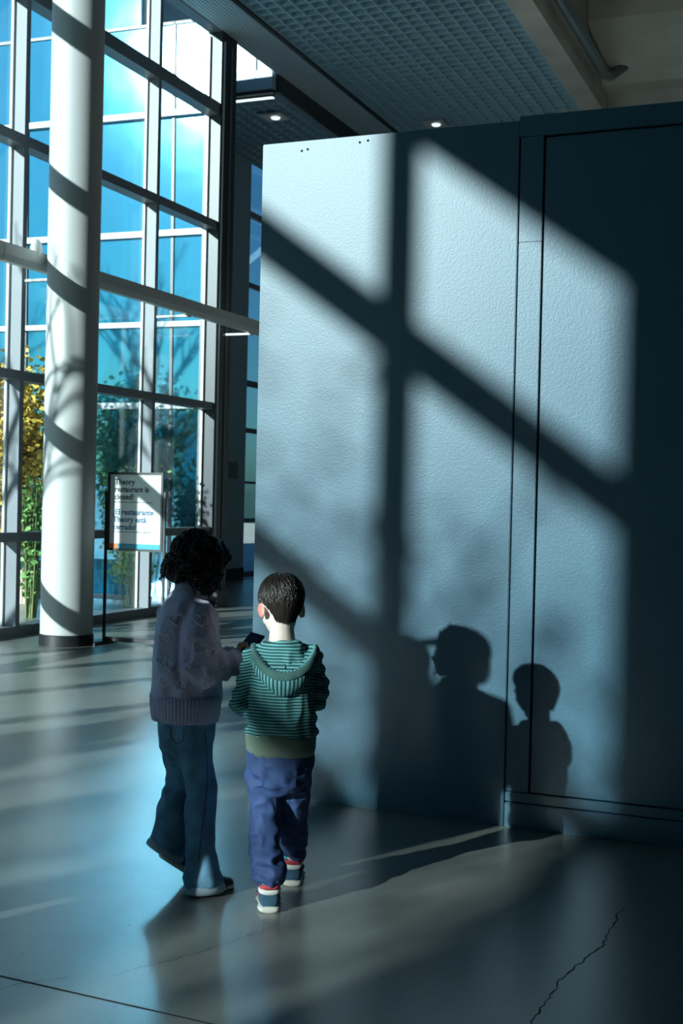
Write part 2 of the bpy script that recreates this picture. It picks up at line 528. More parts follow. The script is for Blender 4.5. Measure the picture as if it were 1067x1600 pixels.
# ---- other walls (outside the picture, they close the room)
tag(MB().box((4.0, -20.2, 0), (4.2, 26, 8.6)).build('wall_right', M['plenum']), 'dark far right wall of the hall', None, None, 'structure')
tag(MB().box((-7.7, -20.4, 0), (4.2, -20.2, 8.6)).build('wall_back', M['plenum']), 'back wall of the hall behind the photographer', None, None, 'structure')
tag(MB().box((-9.9, 26, 0), (4.2, 26.2, 8.6)).build('wall_far', M['plaster']), 'far end wall of the hall', None, None, 'structure')

# ---- window wall, one structure per bay
TR = [(0.0, 0.10), (0.92, 1.01), (2.485, 2.575), (4.745, 4.845), (6.17, 6.32), (7.21, 7.30)]
PITCH = 2.47
fin_y = [-9.633, -7.163, -4.70, -2.25, 0.15, 2.50, 4.80, 7.10, 10.127, 10.127+PITCH]
wr_ = struct('wall_left_rear', (0, 0, 0), 'unseen wall behind the camera, edges shaped to shade the partition and floor')
MB().box((-7.75, -20.2, 0), (XI, -10.75, 7.3)).build('lower_wall', M['plenum'], wr_)
MB().box((-7.75, -10.75, 4.76), (XI, fin_y[0]-0.036, 7.3)).build('upper_wall', M['plaster'], wr_)  # unseen wall piece, shaped to darken the right edge of the partition
MB().box((XG-0.006, -10.75, 0.0), (XG+0.006, fin_y[0]-0.036, 4.76)).build('pane', M['glass'], wr_)  # unseen glazing left below it to let a sun stripe onto the floor
FT = 0.066
mull_mesh = MB().box((XG-0.008, -FT/2, 0.0), (XI, FT/2, 7.25)).mesh('mullion'); mull_mesh.materials.append(M['frame'])
bead_mesh = MB().box((XG+0.001, -FT/2-0.028, 0.1), (XG+0.026, -FT/2, 7.16)).mesh('glazing_bead'); bead_mesh.materials.append(M['bead'])
def window_bay(n, y0, y1):
    w = struct('window_%d' % n, (0, 0, 0), 'full height glazed bay of the window wall')
    o = link('mullion', mull_mesh, None, w); o.location = (0, y1, 0)
    b = link('glazing_bead', bead_mesh, None, o); b.location = (0, 0, 0)
    for z0, z1 in TR:
        MB().box((XG-0.008, y0+FT/2+0.001, z0), (XI+0.002, y1-FT/2-0.001, z1)).build('transom', M['frame'], w)
    for (a0, a1), (b0, b1) in zip(TR[:-1], TR[1:]):
        MB().box((XG-0.006, y0+FT/2+0.001, a1), (XG+0.006, y1-FT/2-0.001, b0)).build('pane', M['glass'], w)
    return w
ys = fin_y
for n in range(1, len(ys)):
    window_bay(n, ys[n-1], ys[n])
NB = len(ys)
# corner bay and corner post
yD = 14.03
w = struct('window_%d' % NB, (0, 0, 0), 'narrow corner bay of the window wall beside the dark post')
for z0, z1 in TR:
    MB().box((XG-0.008, ys[-1]+FT/2+0.001, z0), (XI+0.002, yD-0.001, z1)).build('transom', M['frame'], w)
for (a0, a1), (b0, b1) in zip(TR[:-1], TR[1:]):
    MB().box((XG-0.006, ys[-1]+FT/2+0.001, a1), (XG+0.006, yD-0.001, b0)).build('pane', M['glass'], w)
MB().box((XG+0.001, yD-0.035, 0.1), (XG+0.03, yD-0.001, 7.16)).build('glazing_bead', M['bead'], w)
t = struct('trim_1', (0, 0, 0), 'dark corner post where the window wall ends')
MB().box((XG-0.05, yD, 0), (XI+0.02, 14.44, ZC)).build('post', M['frame_dark'], t)
MB().box((XI+0.02, yD+0.05, 0.1), (XI+0.035, yD+0.075, 7.1)).build('cover_strip', M['bead'], t)
MB().box((XI+0.02, yD+0.25, 0.1), (XI+0.035, yD+0.27, 7.1)).build('cover_strip', M['frame'], t)
MB().box((XI-0.02, yD-0.04, 0.0), (XI+0.13, 14.30, 0.22)).build('post_shoe', M['frame_dark'], t, bevel=0.006)

# ---- wall step beyond the corner: annex with lower ceiling and far glazing
wl = struct('wall_left', (0, 0, 0), 'blue grey wall pier beyond the corner post')
MB().box((-9.95, 17.2, 0), (-9.59, 19.08, 7.45)).build('pier', M['plaster'], wl)
MB().box((-9.60, 17.2, 0), (-9.575, 19.08, 0.20)).build('baseboard', M['black'], wl)
for yy in (14.6, 15.9, 17.13):
    MB().box((-9.86, yy, 0), (-9.76, yy+0.07, 7.0)).build('added_return_mullion', M['frame'], wl)
MB().box((-9.82, 14.6, 0), (-9.81, 17.2, 7.0)).build('added_return_pane', M['glass'], wl)  # unseen glazing added to let sky light into the annex
MB().box((-9.95, 14.6, 7.0), (-9.62, 17.2, 7.45)).build('return_head', M['plaster'], wl)
MB().box((-9.95, 14.6, 7.45), (-9.62, 15.7, 8.6)).build('return_wall', M['plaster'], wl)
sp = empty('switch_plate', (-9.59, 18.62, 1.83))
tag(sp, 'grey switch plate on the blue grey wall pier beyond the dark corner post', 'switch plate')
MB().box((0, -0.17, -0.14), (0.012, 0.17, 0.14)).build('cover', M['plate'], sp, bevel=0.003)
MB().box((0.012, -0.05, -0.06), (0.02, 0.05, 0.06)).build('rocker', M['frame'], sp)
w = struct('window_%d' % (NB+1), (0, 0, 0), 'distant glazed bays beyond the pier')
for k in range(3):
    y = 19.1 + k*1.24
    MB().box((-9.86, y, 0), (-9.76, y+0.05, 7.0)).build('mullion', M['frame'], w)
    if k < 2:
        for z0, z1 in ((0, 0.1), (0.95, 1.02), (1.62, 1.66), (2.5, 2.58), (3.3, 3.40), (4.3, 4.34), (5.0, 5.08), (6.2, 6.3)):
            MB().box((-9.84, y+0.05, z0), (-9.77, y+1.24, z1)).build('transom', M['frame'], w)
        MB().box((-9.81, y+0.05, 0.1), (-9.80, y+1.24, 7.0)).build('pane', M['glass'], w)
MB().box((-9.86, 21.58, 0), (-9.76, 21.64, 7.0)).build('mullion', M['frame'], w)
tag(MB().box((-60, 14.6, -0.25), (-9.96, 60, -0.05)).build('terrace_far', M['paving']), 'paved court beyond the annex', None, None, 'structure')
tag(MB().box((-9.9, 21.65, 0), (-9.6, 26.0, 7.45)).build('wall_left_far', M['plaster']), 'plain wall after the distant glazing', None, None, 'structure')

# ---- ceiling: slab, ribbed soffit strip, egg-crate louvre grid
ce = struct('ceiling', (0, 0, 0), 'dark open grid ceiling over the hall')
MB().box((-7.7, -20.4, 8.6), (4.2, 26.2, 8.8)).build('slab', M['plenum'], ce)
MB().box((-9.95, 15.75, 7.46), (-7.7, 26.2, 7.56)).build('annex_slab', M['plenum'], ce)
MB().box((-7.72, -20.3, 7.30), (-7.50, 14.2, 8.6)).build('head_wall', M['plenum'], ce)
GX0, GX1 = -6.86, -3.93
mb = MB()
nr = 12
x0, x1 = -7.54, -6.93
for k in range(nr):                     # ribbed strip: raised ribs with recessed joints
    a = x0 + (x1-x0)*k/nr
    MB().box((a, -20.2, ZC), (a+(x1-x0)/nr-0.012, 19.6, ZC+0.03)).build('rib', M['ribbed'], ce)
MB().box((x0, -20.2, ZC+0.03), (x1, 19.6, ZC+0.06)).build('soffit_backing', M['plenum'], ce)
MB().box((x1+0.004, -20.2, ZC-0.03), (GX0-0.01, 26, 8.4)).build('edge_channel', M['frame_dark'], ce)
MB().box((-7.56, 15.75, 6.98), (-7.52, 26, ZC)).build('fascia', M['frame_dark'], ce)
CELL = 0.183
bh = 0.13
k = 0
blade_w = MB().box((-0.009, 9.0, 0), (0.009, 26, bh)).mesh('louvre_blade'); blade_w.materials.append(M['louvre'])
x = GX0
while x < GX1+0.01:
    o = link('louvre_blade', blade_w, None, ce); o.location = (x, 0, ZC); x += CELL
blade_p = MB().box((GX0, -0.009, 0.002), (GX1, 0.009, bh-0.002)).mesh('louvre_blade'); blade_p.materials.append(M['louvre'])
y = 9.0
while y < 22:
    o = link('louvre_blade', blade_p, None, ce); o.location = (0, y, ZC); y += CELL
MB().box((GX0, -20.2, ZC+0.02), (GX1, 8.95, ZC+0.07)).build('louvre_field', M['plenum'], ce)
MB().box((GX0, 8.95, 8.35), (GX1, 26, 8.4)).build('plenum_board', M['plenum'], ce)
# annex louvre grid, a little lower
AZ = 6.99
blade_a = MB().box((-9.58, -0.006, 0), (-7.57, 0.006, bh)).mesh('louvre_blade'); blade_a.materials.append(M['louvre'])
y = 15.9
while y < 21:
    o = link('louvre_blade', blade_a, None, ce); o.location = (0, y, AZ); y += CELL
blade_b = MB().box((-0.006, 15.9, 0.002), (0.006, 21, bh-0.002)).mesh('louvre_blade'); blade_b.materials.append(M['louvre'])
x = -9.58
while x < -7.57:
    o = link('louvre_blade', blade_b, None, ce); o.location = (x, 0, AZ); x += CELL
MB().box((-9.9, 14.6, 8.6), (-7.7, 15.72, 8.62)).build('added_skylight_pane', M['glass'], ce)  # unseen roof opening added so sun falls on the clerestory panes
MB().box((-9.6, 15.62, 7.0), (-7.57, 15.75, 7.27)).build('annex_beam', M['plaster'], ce)
MB().box((-9.6, 15.66, 6.955), (-7.57, 15.74, 7.0)).build('annex_edge', M['frame_dark'], ce)
# clerestory over the annex beam
w = struct('window_%d' % (NB+2), (0, 0, 0), 'small clerestory window above the annex ceiling')
MB().box((-7.96, 15.66, 7.27), (-7.84, 15.74, 8.55)).build('mullion', M['plaster'], w)
MB().box((-9.6, 15.69, 7.27), (-7.96, 15.70, 8.55)).build('pane', M['sky_white'], w)
MB().box((-7.84, 15.69, 7.27), (-7.5, 15.70, 8.55)).build('pane', M['sky_white'], w)
# lit strip at the annex front edge
s = empty('strip_light', (-8.6, 15.80, AZ-0.065))
tag(s, 'thin bright strip light along the front edge of the lower louvre ceiling', 'light')
MB().box((-0.98, -0.04, 0.012), (0.98, 0.04, 0.06)).build('housing', M['frame'], s)
MB().box((-0.97, -0.035, 0.0), (0.97, 0.035, 0.012)).build('diffuser', M['lamp'], s)
def downlight(name, loc, label):
    d = empty(name, loc); tag(d, label, 'light')
    MB().box((-0.17, -0.17, 0), (0.17, 0.17, 0.03)).build('trim_plate', M['rail'], d, bevel=0.006)
    mb = MB(); mb.tube([(0.02, 0, -0.02), (0.02, 0, -0.001)], [0.06, 0.07], 16); mb.build('lens', M['lamp'], d, smooth=True)
    return d
downlight('downlight', (-8.05, 16.72, AZ-0.035), 'square downlight set in the lower louvre ceiling beyond the corner post')
downlight('downlight', (-6.17, 18.50, ZC-0.035), 'square downlight in the main louvre ceiling just above the partition top')

# ---- concrete structure at upper right
tr = struct('trim_2', (0, 0, 0), 'concrete beams at the upper right beyond the louvre ceiling')
MB().box((-3.92, -20.2, ZC-0.02), (-3.62, 18.55, 8.6)).build('beam', M['concrete'], tr)
MB().box((-4.37, 18.60, 0), (-3.86, 19.1, 8.6)).build('column_end', M['white_paint'], tr)
MB().box((-3.86, 18.58, 0), (-3.60, 19.05, 8.6)).build('column_side', M['concrete'], tr)
MB().prism([(17.3, 8.6), (17.35, 8.05), (18.35, 7.62), (18.45, 7.50), (18.9, 7.50), (18.9, 8.6)], 'x', -3.61, 4.0).build('cross_beam', M['concrete'], tr)
MB().box((-3.6, 18.9, 6.3), (4.0, 19.1, 7.5)).build('upper_wall', M['concrete'], tr)
MB().box((-3.6, 8.0, 8.45), (4.0, 17.3, 8.6)).build('soffit', M['concrete'], tr)
pp = MB(); pp.tube([(-3.48, 8, 7.5), (-3.48, 17.95, 7.5), (-3.44, 18.2, 7.55), (-3.2, 18.3, 7.75)], 0.075, 16, side=(0, 0, 1))
tag(pp.build('pipe', M['pipe'], smooth=True), 'grey conduit pipe running beside the concrete beam at upper right', 'pipe')
cb = MB(); pts = [(-4.0+0.3*k, 18.52-0.01*k, 7.14 - 0.10*math.sin(PI*k/9)*1 - 0.02*k) for k in range(10)]
cb.tube(pts, 0.012, 8, side=(0, 0, 1))
tag(cb.build('cable', M['cable'], smooth=True), 'thin grey cable sagging across the concrete at upper right', 'cable')

# ---- white rail along the window wall
rl = empty('horizontal_rail', (-7.09, 0, 3.53))
tag(rl, 'pale grey horizontal rail running behind the white column across the window wall', 'rail')
prof = [(-0.055, 0.085), (0.055, 0.085), (0.055, -0.02), (0.035, -0.075), (-0.035, -0.075), (-0.055, -0.02)]
for a, b in ((-19.5, 2.3), (2.31, 9.18), (9.19, 14.62)):
    MB().prism(prof, 'y', a, b).build('rail_beam', M['rail'], rl)
for yy in (12.597, 14.2, 10.127):
    MB().box((-0.40, yy-0.03, -0.10), (0.02, yy+0.03, -0.077)).build('bracket', M['rail'], rl)
mb = MB(); mb.ellipsoid((0.02, 9.70, 0.10), (0.05, 0.07, 0.11)); mb.build('collar', M['rail'], rl, smooth=True)

# ---- round columns
def column(x, y, label):
    c = empty('column', (x, y, 0)); tag(c, label, 'column', 'round columns along the window wall')
    n = 64
    mb = MB(); mb.tube([(0, 0, 0.10), (0, 0, ZC)], 0.24, n, cap=False); mb.build('shaft', M['white_paint'], c, smooth=True)
    mb = MB(); mb.tube([(0, 0, 0), (0, 0, 0.098), (0, 0, 0.104)], [0.25, 0.25, 0.242], n); o = mb.build('base_band', M['black'], c, smooth=False)
    return c
column(-6.77, 9.86, 'round white column with black base striped by sunlight beside the sign stand')
column(-6.77, 0.55, 'round white column out of frame to the left of the camera')
column(-6.77, -10.6, 'round white column farthest behind the camera')

# ================================================================== PARTITION
wp = struct('wall_front', (0, 0, 0), 'slate blue painted exhibit partition with shadowed panels')
TH = 0.14
MB().box((-2.642, PY, 0.0), (-1.402, PY+TH, 3.076)).build('wall_panel', M['partition'], wp, bevel=0.003)
MB().box((-1.402, PY+0.02, 0.0), (1.6, PY+TH, 3.07)).build('core', M['gap'], wp)
MB().box((-1.394, PY-0.004, 2.546), (-1.293, PY+0.05, 3.0)).build('stile', M['partition'], wp, bevel=0.002)
MB().box((-1.394, PY-0.004, 0.157), (-1.293, PY+0.05, 2.5445)).build('stile', M['partition'], wp, bevel=0.002)
MB().box((-1.402, PY-0.006, 3.002), (1.6, PY+TH, 3.092)).build('header', M['partition'], wp, bevel=0.002)
MB().box((-1.284, PY-0.001, 0.160), (0.30, PY+0.05, 2.992)).build('door_panel', M['partition'], wp, bevel=0.002)
MB().box((0.306, PY-0.001, 0.160), (1.6, PY+0.05, 2.992)).build('door_panel', M['partition'], wp, bevel=0.002)
MB().box((-1.394, PY-0.010, 0.113), (1.6, PY+0.05, 0.154)).build('bottom_rail', M['partition'], wp, bevel=0.003)
MB().box((-1.394, PY-0.016, 0.0), (1.6, PY+0.05, 0.108)).build('base_board', M['partition'], wp, bevel=0.004)
for (hx, hz) in ((-2.44, 3.03), (-2.41, 3.035), (-2.15, 3.045), (-2.11, 3.05)):
    mb = MB(); mb.tube([(hx, PY-0.0012, hz), (hx, PY+0.002, hz)], 0.006, 8, side=(1, 0, 0)); mb.build('nail_hole', M['gap'], wp)

# ---- hidden fill uplight, added to brighten the concrete at upper right
ul = empty('added_uplight', (-1.2, 12.6, 0)); tag(ul, 'added fill uplight hidden behind the partition to brighten the concrete', 'lamp')
mb = MB(); mb.tube([(0, 0, 0), (0, 0, 0.03), (0, 0, 0.035)], [0.18, 0.18, 0.03], 32); mb.build('base', M['black_metal'], ul)
mb = MB(); mb.tube([(0, 0, 0.03), (0, 0, 2.2)], 0.015, 12); mb.build('pole', M['black_metal'], ul, smooth=True)
mb = MB(); mb.loft([[(r*math.cos(2*PI*j/32), r*math.sin(2*PI*j/32), z) for j in range(32)] for r, z in ((0.02, 2.18), (0.10, 2.22), (0.19, 2.34), (0.185, 2.34), (0.09, 2.235), (0.03, 2.21))], cap=False); mb.build('shade', M['rail'], ul, smooth=True)
ll = bpy.data.lights.new('fill_light', 'POINT'); ll.energy = 65; ll.color = (1.0, 0.97, 0.88); ll.shadow_soft_size = 0.06
lo = bpy.data.objects.new('fill_light', ll); COL.objects.link(lo); lo.parent = ul; lo.location = (0, 0, 2.30)

# ================================================================== SIGN STAND
def text_mesh(txt, size, bold=0.0, spacing=1.0):
    cu = bpy.data.curves.new('t', 'FONT'); cu.body = txt; cu.size = size; cu.offset = bold
    cu.space_line = spacing; cu.extrude = 0.0004; cu.resolution_u = 2
    o = bpy.data.objects.new('t', cu); COL.objects.link(o)
    dg = bpy.context.evaluated_depsgraph_get()
    me = bpy.data.meshes.new_from_object(o.evaluated_get(dg))
    bpy.data.objects.remove(o); bpy.data.curves.remove(cu)
    return me
sg = empty('sign_stand', (-6.19, 10.08, 0), R_(0.0))
tag(sg, 'black floor sign stand with a white restaurant notice beside the white column', 'sign')
SW, SZ0, SZ1 = 0.295, 0.878, 1.608
fr = MB()
fr.box((-SW, -0.012, SZ0), (SW, 0.0, SZ0+0.022)); fr.box((-SW, -0.012, SZ1-0.022), (SW, 0.0, SZ1))
fr.box((-SW, -0.012, SZ0+0.022), (-SW+0.022, 0.0, SZ1-0.022)); fr.box((SW-0.022, -0.012, SZ0+0.022), (SW, 0.0, SZ1-0.022))
fr.box((-SW+0.01, 0.0, SZ0+0.01), (SW-0.01, 0.012, SZ1-0.01))
fr.build('frame', M['black_metal'], sg)
po = MB().box((-SW+0.022, -0.004, SZ0+0.022), (SW-0.022, -0.002, SZ1-0.022)).build('poster', M['poster'], sg)
def put_text(txt, x, z, size, m, bold=0.0, spacing=1.0):
    me = text_mesh(txt, size, bold, spacing)
    o = link('lettering', me, m, po)
    o.location = (x, -0.0055, z); o.rotation_euler = (PI/2, 0, 0)
    return o
def fine_print(x, z):                 # a line too small to read in the photograph
    mb = MB(); rg = random.Random(int(z*1000)); x1 = x + 0.40
    while x < x1:
        for k in range(rg.randint(2, 8)):
            h_ = rg.choice((0.007, 0.007, 0.011))
            mb.box((x, -0.0056, z), (x+0.0045, -0.0048, z+h_)); x += 0.0062
        x += 0.006
    mb.build('fine_print', M['ink_dark'], po)
put_text('Theory\nrestaurant is\nclosed!', -0.225, 1.495, 0.073, M['ink_dark'], 0.0022, 0.95)
fine_print(-0.228, 1.326)
put_text('\u00a1El restaurante\nTheory est\u00e1\ncerrado!', -0.235, 1.215, 0.073, M['ink_blue'], 0.0022, 0.95)
fine_print(-0.235, 1.05)
MB().box((-SW+0.022, -0.0056, SZ0+0.022), (-SW+0.115, -0.0042, SZ0+0.068)).build('orange_block', M['orange'], po)
MB().box((-SW+0.115, -0.0056, SZ0+0.022), (SW-0.022, -0.0042, SZ0+0.068)).build('teal_band', M['teal'], po)
for sx in (-1, 1):
    MB().box((sx*(SW+0.018)-0.012, -0.012, 0.02), (sx*(SW+0.018)+0.012, 0.012, 1.43)).build('upright', M['black_metal'], sg, bevel=0.003)
    MB().box((sx*(SW+0.018)-0.03, -0.20, 0.0), (sx*(SW+0.018)+0.03, 0.20, 0.03)).build('foot', M['black_metal'], sg, bevel=0.004)
MB().box((-SW-0.006, -0.02, 0.03), (SW+0.006, 0.02, 0.07)).build('crossbar', M['black_metal'], sg, bevel=0.003)

# ================================================================== OUTSIDE
tag(MB().box((-60, -60, -0.25), (-7.72, 14.5, -0.05)).build('terrace', M['paving']), 'pale paved terrace outside the windows', None, None, 'structure')
# neighbouring wing: blue mirrored curtain wall
FY = 14.52
fb = empty('glass_facade', (-7.72, FY, 0), R_(2.1))
fb.rotation_euler.x = R_(1.1)
tag(fb, 'blue mirrored glass facade of the neighbouring wing seen through the windows', 'building')
FH = 10.2
cols = [0.0, 0.66, 2.9, 5.2, 7.5, 9.8, 12.1, 14.4, 16.7, 19.0]
rows = [(0.0, 0.05), (2.53, 2.61), (3.60, 3.67), (4.78, 4.86), (6.33, 6.41), (7.52, 7.56), (10.1, 10.2)]
for a, b in zip(cols[:-1], cols[1:]):
    for (p0, p1), (q0, q1) in zip(rows[:-1], rows[1:]):
        if q0 > 8.0 and b < 1: continue
        a_ = 1.15 if (q0 > 8.0 and a < 1) else a          # corner cut low, shaped to let sun reach the clerestory panes
        MB().box((-b+0.02, 0.02, p1), (-a_-0.02, 0.05, q0)).build('glass_panel', M['glass_blue'], fb)
for (p0, p1) in rows:
    top = 7.0 < p0
    MB().box((-cols[-1], 0.0 if top else -0.05, p0), (0 if p0 < 8 else -1.15, 0.045, p1)).build('spandrel_cap', M['frame_dark'] if top else M['facade_white'], fb)
for a in cols:
    MB().box((-a-0.02, 0.0, 0), (-a+0.02, 0.06, FH if a > 2 else 7.56)).build('mullion', M['frame_dark'], fb)

def tree(name, loc, h, seed, label, spread=0.55, depth=5):
    rg = random.Random(seed); mb = MB()
    def grow(p, d, L, r, lev):
        q = p + d*L
        mid = p + d*L*0.5 + Vector((rg.uniform(-1, 1), rg.uniform(-1, 1), rg.uniform(-1, 1)))*L*0.05
        mb.tube([p, mid, q], [r, r*0.85, r*0.7], 5 if lev < 2 else 3, cap=False)
        if lev >= depth: return
        for k in range(3 if lev < 3 else 2):
            nd = (d + Vector((rg.uniform(-1, 1), rg.uniform(-1, 1), rg.uniform(-0.35, 0.8)))*spread).normalized()
            grow(q if k else p + d*L*0.75, nd, L*rg.uniform(0.6, 0.82), r*0.62, lev+1)
    grow(Vector((0, 0, 0)), Vector((0, 0, 1)), h*0.30, h*0.018, 0)
    root = empty(name, loc); tag(root, label, 'tree', 'bare trees on the terrace')
    n = len(mb.f)
    mb.build('branches', M['bark'], root, smooth=True)
    return root
tree('bare_tree', (-10.9, 10.2, -0.05), 6.5, 3, 'leafless tree on the terrace nearest the glass facade')
tree('bare_tree', (-17.5, 6.0, -0.05), 7.5, 5, 'leafless tree on the terrace well away from the windows')
tree('bare_tree', (-10.6, 4.2, -0.05), 6.5, 9, 'leafless tree on the terrace left of the picture')

def leafy_tree(name, loc, zc, rad, n, leaf, seed, label):
    rg = random.Random(seed); root = empty(name, loc); tag(root, label, 'tree', 'unseen leafy trees added to dim the sun')
    tr_ = MB(); tr_.tube([(0, 0, 0), (0.05, 0.1, zc*0.5), (0, 0.05, zc+rad[2]*0.5)], [0.12, 0.09, 0.03], 8)
    for k in range(16):
        a = rg.uniform(0, 6.28); z0 = zc*rg.uniform(0.5, 1.0)
        q = Vector((math.cos(a)*rad[0]*0.7, math.sin(a)*rad[1]*0.7, zc+rg.uniform(-0.5, 0.7)*rad[2]))
        tr_.tube([(0.03, 0.06, z0), Vector((0, 0, z0)).lerp(q, 0.5)+Vector((0, 0, 0.2)), q], [0.05, 0.03, 0.012], 5, cap=False)
    tr_.build('trunk', M['bark'], root, smooth=True)
    lf = MB(); k = 0
    while k < n:
        d = Vector((rg.uniform(-1, 1), rg.uniform(-1, 1), rg.uniform(-1, 1)))
        if d.length > 1 or rg.random() < max(0, d.z)*0.6: continue
        p = Vector((d.x*rad[0], d.y*rad[1], zc + d.z*rad[2]))
        if mnoise.noise(p*0.7) < -0.12: k += 1; continue
        e = Vector((rg.uniform(-1, 1), rg.uniform(-1, 1), rg.uniform(-1, 0.4))).normalized(); sd = e.orthogonal(); sd.rotate(Matrix.Rotation(rg.uniform(0, 6.28), 3, e))
        L = leaf*rg.uniform(0.7, 1.3)
        lf.quad(p, p+e*L*0.5+sd*L*0.3, p+e*L, p+e*L*0.5-sd*L*0.3); k += 1
    o = lf.build('foliage', M['leaf_yellow'], root); o['kind'] = 'stuff'
    return root
leafy_tree('shade_tree', (-11.6, -14.0, -0.05), 5.6, (2.3, 2.6, 3.6), 3300, 0.13, 71, 'unseen yellow leaved tree behind the camera nearer the windows, added to dim the sun')  # unseen crowns sized to dim the sun on the lower partition
leafy_tree('shade_tree', (-11.9, -18.0, -0.05), 5.8, (2.2, 1.6, 3.5), 1500, 0.13, 72, 'unseen yellow leaved tree behind the camera farthest back, added to dim the sun')
def shrub(name, loc, h, w_, n, leaf, m, label, cat='shrub', seed=1, stems=10, ztop=0.25, droop=0.6):
    rg = random.Random(seed); root = empty(name, loc); tag(root, label, cat)
    st = MB(); lf = MB()
    tips = []
    for k in range(stems):
        a = rg.uniform(0, 2*PI); r = w_*rg.uniform(0.05, 0.5)
        b = Vector((math.cos(a)*r*0.4, math.sin(a)*r*0.4, 0)); tt = Vector((math.cos(a)*r, math.sin(a)*r, h*rg.uniform(0.7, 1.0)))
        mid = b.lerp(tt, 0.5) + Vector((rg.uniform(-1, 1)*0.05, rg.uniform(-1, 1)*0.05, 0.05))
        st.tube([b, mid, tt], [0.012, 0.009, 0.004], 4, cap=False); tips.append((b, mid, tt))
    for k in range(n):
        b, mid, tt = rg.choice(tips); u = ztop + (1-ztop)*rg.random()**0.8
        p = b.lerp(mid, u*2) if u < 0.5 else mid.lerp(tt, u*2-1)
        p = p + Vector((rg.gauss(0, 1), rg.gauss(0, 1), rg.gauss(0, 0.6)))*w_*0.13
        if p.z < 0.03: continue
        d = Vector((rg.uniform(-1, 1), rg.uniform(-1, 1), rg.uniform(-droop, 0.4))).normalized()
        sd = d.orthogonal(); sd.rotate(Matrix.Rotation(rg.uniform(0, 6.28), 3, d))
        L = leaf*rg.uniform(0.6, 1.3)
        lf.quad(p, p+d*L*0.5+sd*L*0.28, p+d*L, p+d*L*0.5-sd*L*0.28)
    st.build('stems', M['reed'], root, smooth=True)
    o = lf.build('foliage', m, root); o['kind'] = 'stuff'
    return root
shrub('yellow_shrub', (-9.7, 12.75, -0.05), 3.1, 1.3, 9000, 0.085, M['leaf_yellow'], 'tall shrub of yellow autumn leaves outside the windows right behind the column', seed=4, stems=26, ztop=0.35)
shrub('yellow_shrub', (-9.6, 10.6, -0.05), 2.9, 1.2, 5000, 0.085, M['leaf_yellow'], 'tall shrub of yellow autumn leaves at the left picture edge', seed=14, stems=22, ztop=0.35)
shrub('reed_clump', (-8.55, 11.75, -0.05), 1.7, 0.35, 900, 0.07, M['leaf_green'], 'clump of green reeds at the foot of the yellow shrub', 'plant', seed=24, stems=40, ztop=0.2)
shrub('green_bush', (-8.35, 13.6, -0.05), 1.75, 0.7, 3000, 0.06, M['leaf_green'], 'green bush outside the corner window behind the sign', seed=34, stems=14)
pl = empty('planter_wall', (-12.0, 13.3, -0.05)); tag(pl, 'low pale timber planter wall of upright slats outside below the sign', 'planter')
for k in range(22):
    MB().box((k*0.11, 0, 0), (k*0.11+0.095, 0.05, 0.42+rnd.uniform(-.01, .01))).build('slat', M['wood'], pl)
MB().box((-0.02, -0.03, 0.43), (2.44, 0.08, 0.47)).build('cap', M['wood'], pl)

# ================================================================== PEOPLE
def rot_to(fx, fy, bow=0.0, tilt=0.0):
    # canonical head faces +Y, Z up -> faces (fx, fy), bowed forward and tilted
    a = math.atan2(-fx, fy)
    return Matrix.Rotation(a, 3, 'Z') @ Matrix.Rotation(-bow, 3, 'X') @ Matrix.Rotation(tilt, 3, 'Y')

def head_parts(mb, c, rot, s=1.0, ears=True):
    M4 = Matrix.Translation(Vector(c)) @ rot.to_4x4() @ Matrix.Scale(s, 4)
    st = len(mb.v)
    mb.ellipsoid((0, -0.008, 0.028), (0.070, 0.088, 0.078), nu=24, nv=16)
    mb.ellipsoid((0, 0.022, -0.030), (0.057, 0.062, 0.070), nu=20, nv=14)
    mb.ellipsoid((0, 0.058, -0.080), (0.022, 0.020, 0.018))
    mb.ellipsoid((0, 0.089, -0.022), (0.010, 0.015, 0.012))
    mb.tube([(0, 0.078, 0.012), (0, 0.084, -0.005), (0, 0.093, -0.022)], [0.006, 0.007, 0.008], 8)
    mb.ellipsoid((0, 0.079, -0.052), (0.021, 0.008, 0.0055))
    mb.ellipsoid((0, 0.077, -0.061), (0.017, 0.009, 0.006))
    for sx in (-1, 1):
        mb.ellipsoid((sx*0.030, 0.066, 0.016), (0.022, 0.014, 0.008))
        mb.ellipsoid((sx*0.034, 0.060, -0.03), (0.020, 0.018, 0.02))
        if ears:
            q = Matrix.Rotation(sx*R_(-24), 3, 'Z') @ Matrix.Rotation(R_(-10), 3, 'X')
            mb.ellipsoid((sx*0.0765, -0.012, -0.012), (0.006, 0.019, 0.030), q, 14, 10)
            mb.ellipsoid((sx*0.072, 0.000, -0.022), (0.010, 0.012, 0.018), q)
    mb.xform(M4, st)
    return M4

def eyes(M4, parent, s=1.0):
    for sx in (-1, 1):
        mb = MB(); mb.ellipsoid((sx*0.029, 0.0655, 0.0), (0.0125, 0.0125, 0.0125), nu=16, nv=12); mb.xform(M4)
        e = mb.build('eye', M['eye'], parent, smooth=True)
        mb = MB(); mb.ellipsoid((sx*0.029, 0.0765, 0.0), (0.0055, 0.0025, 0.0055), nu=12, nv=8); mb.xform(M4)
        mb.build('iris', M['iris'], e, smooth=True)

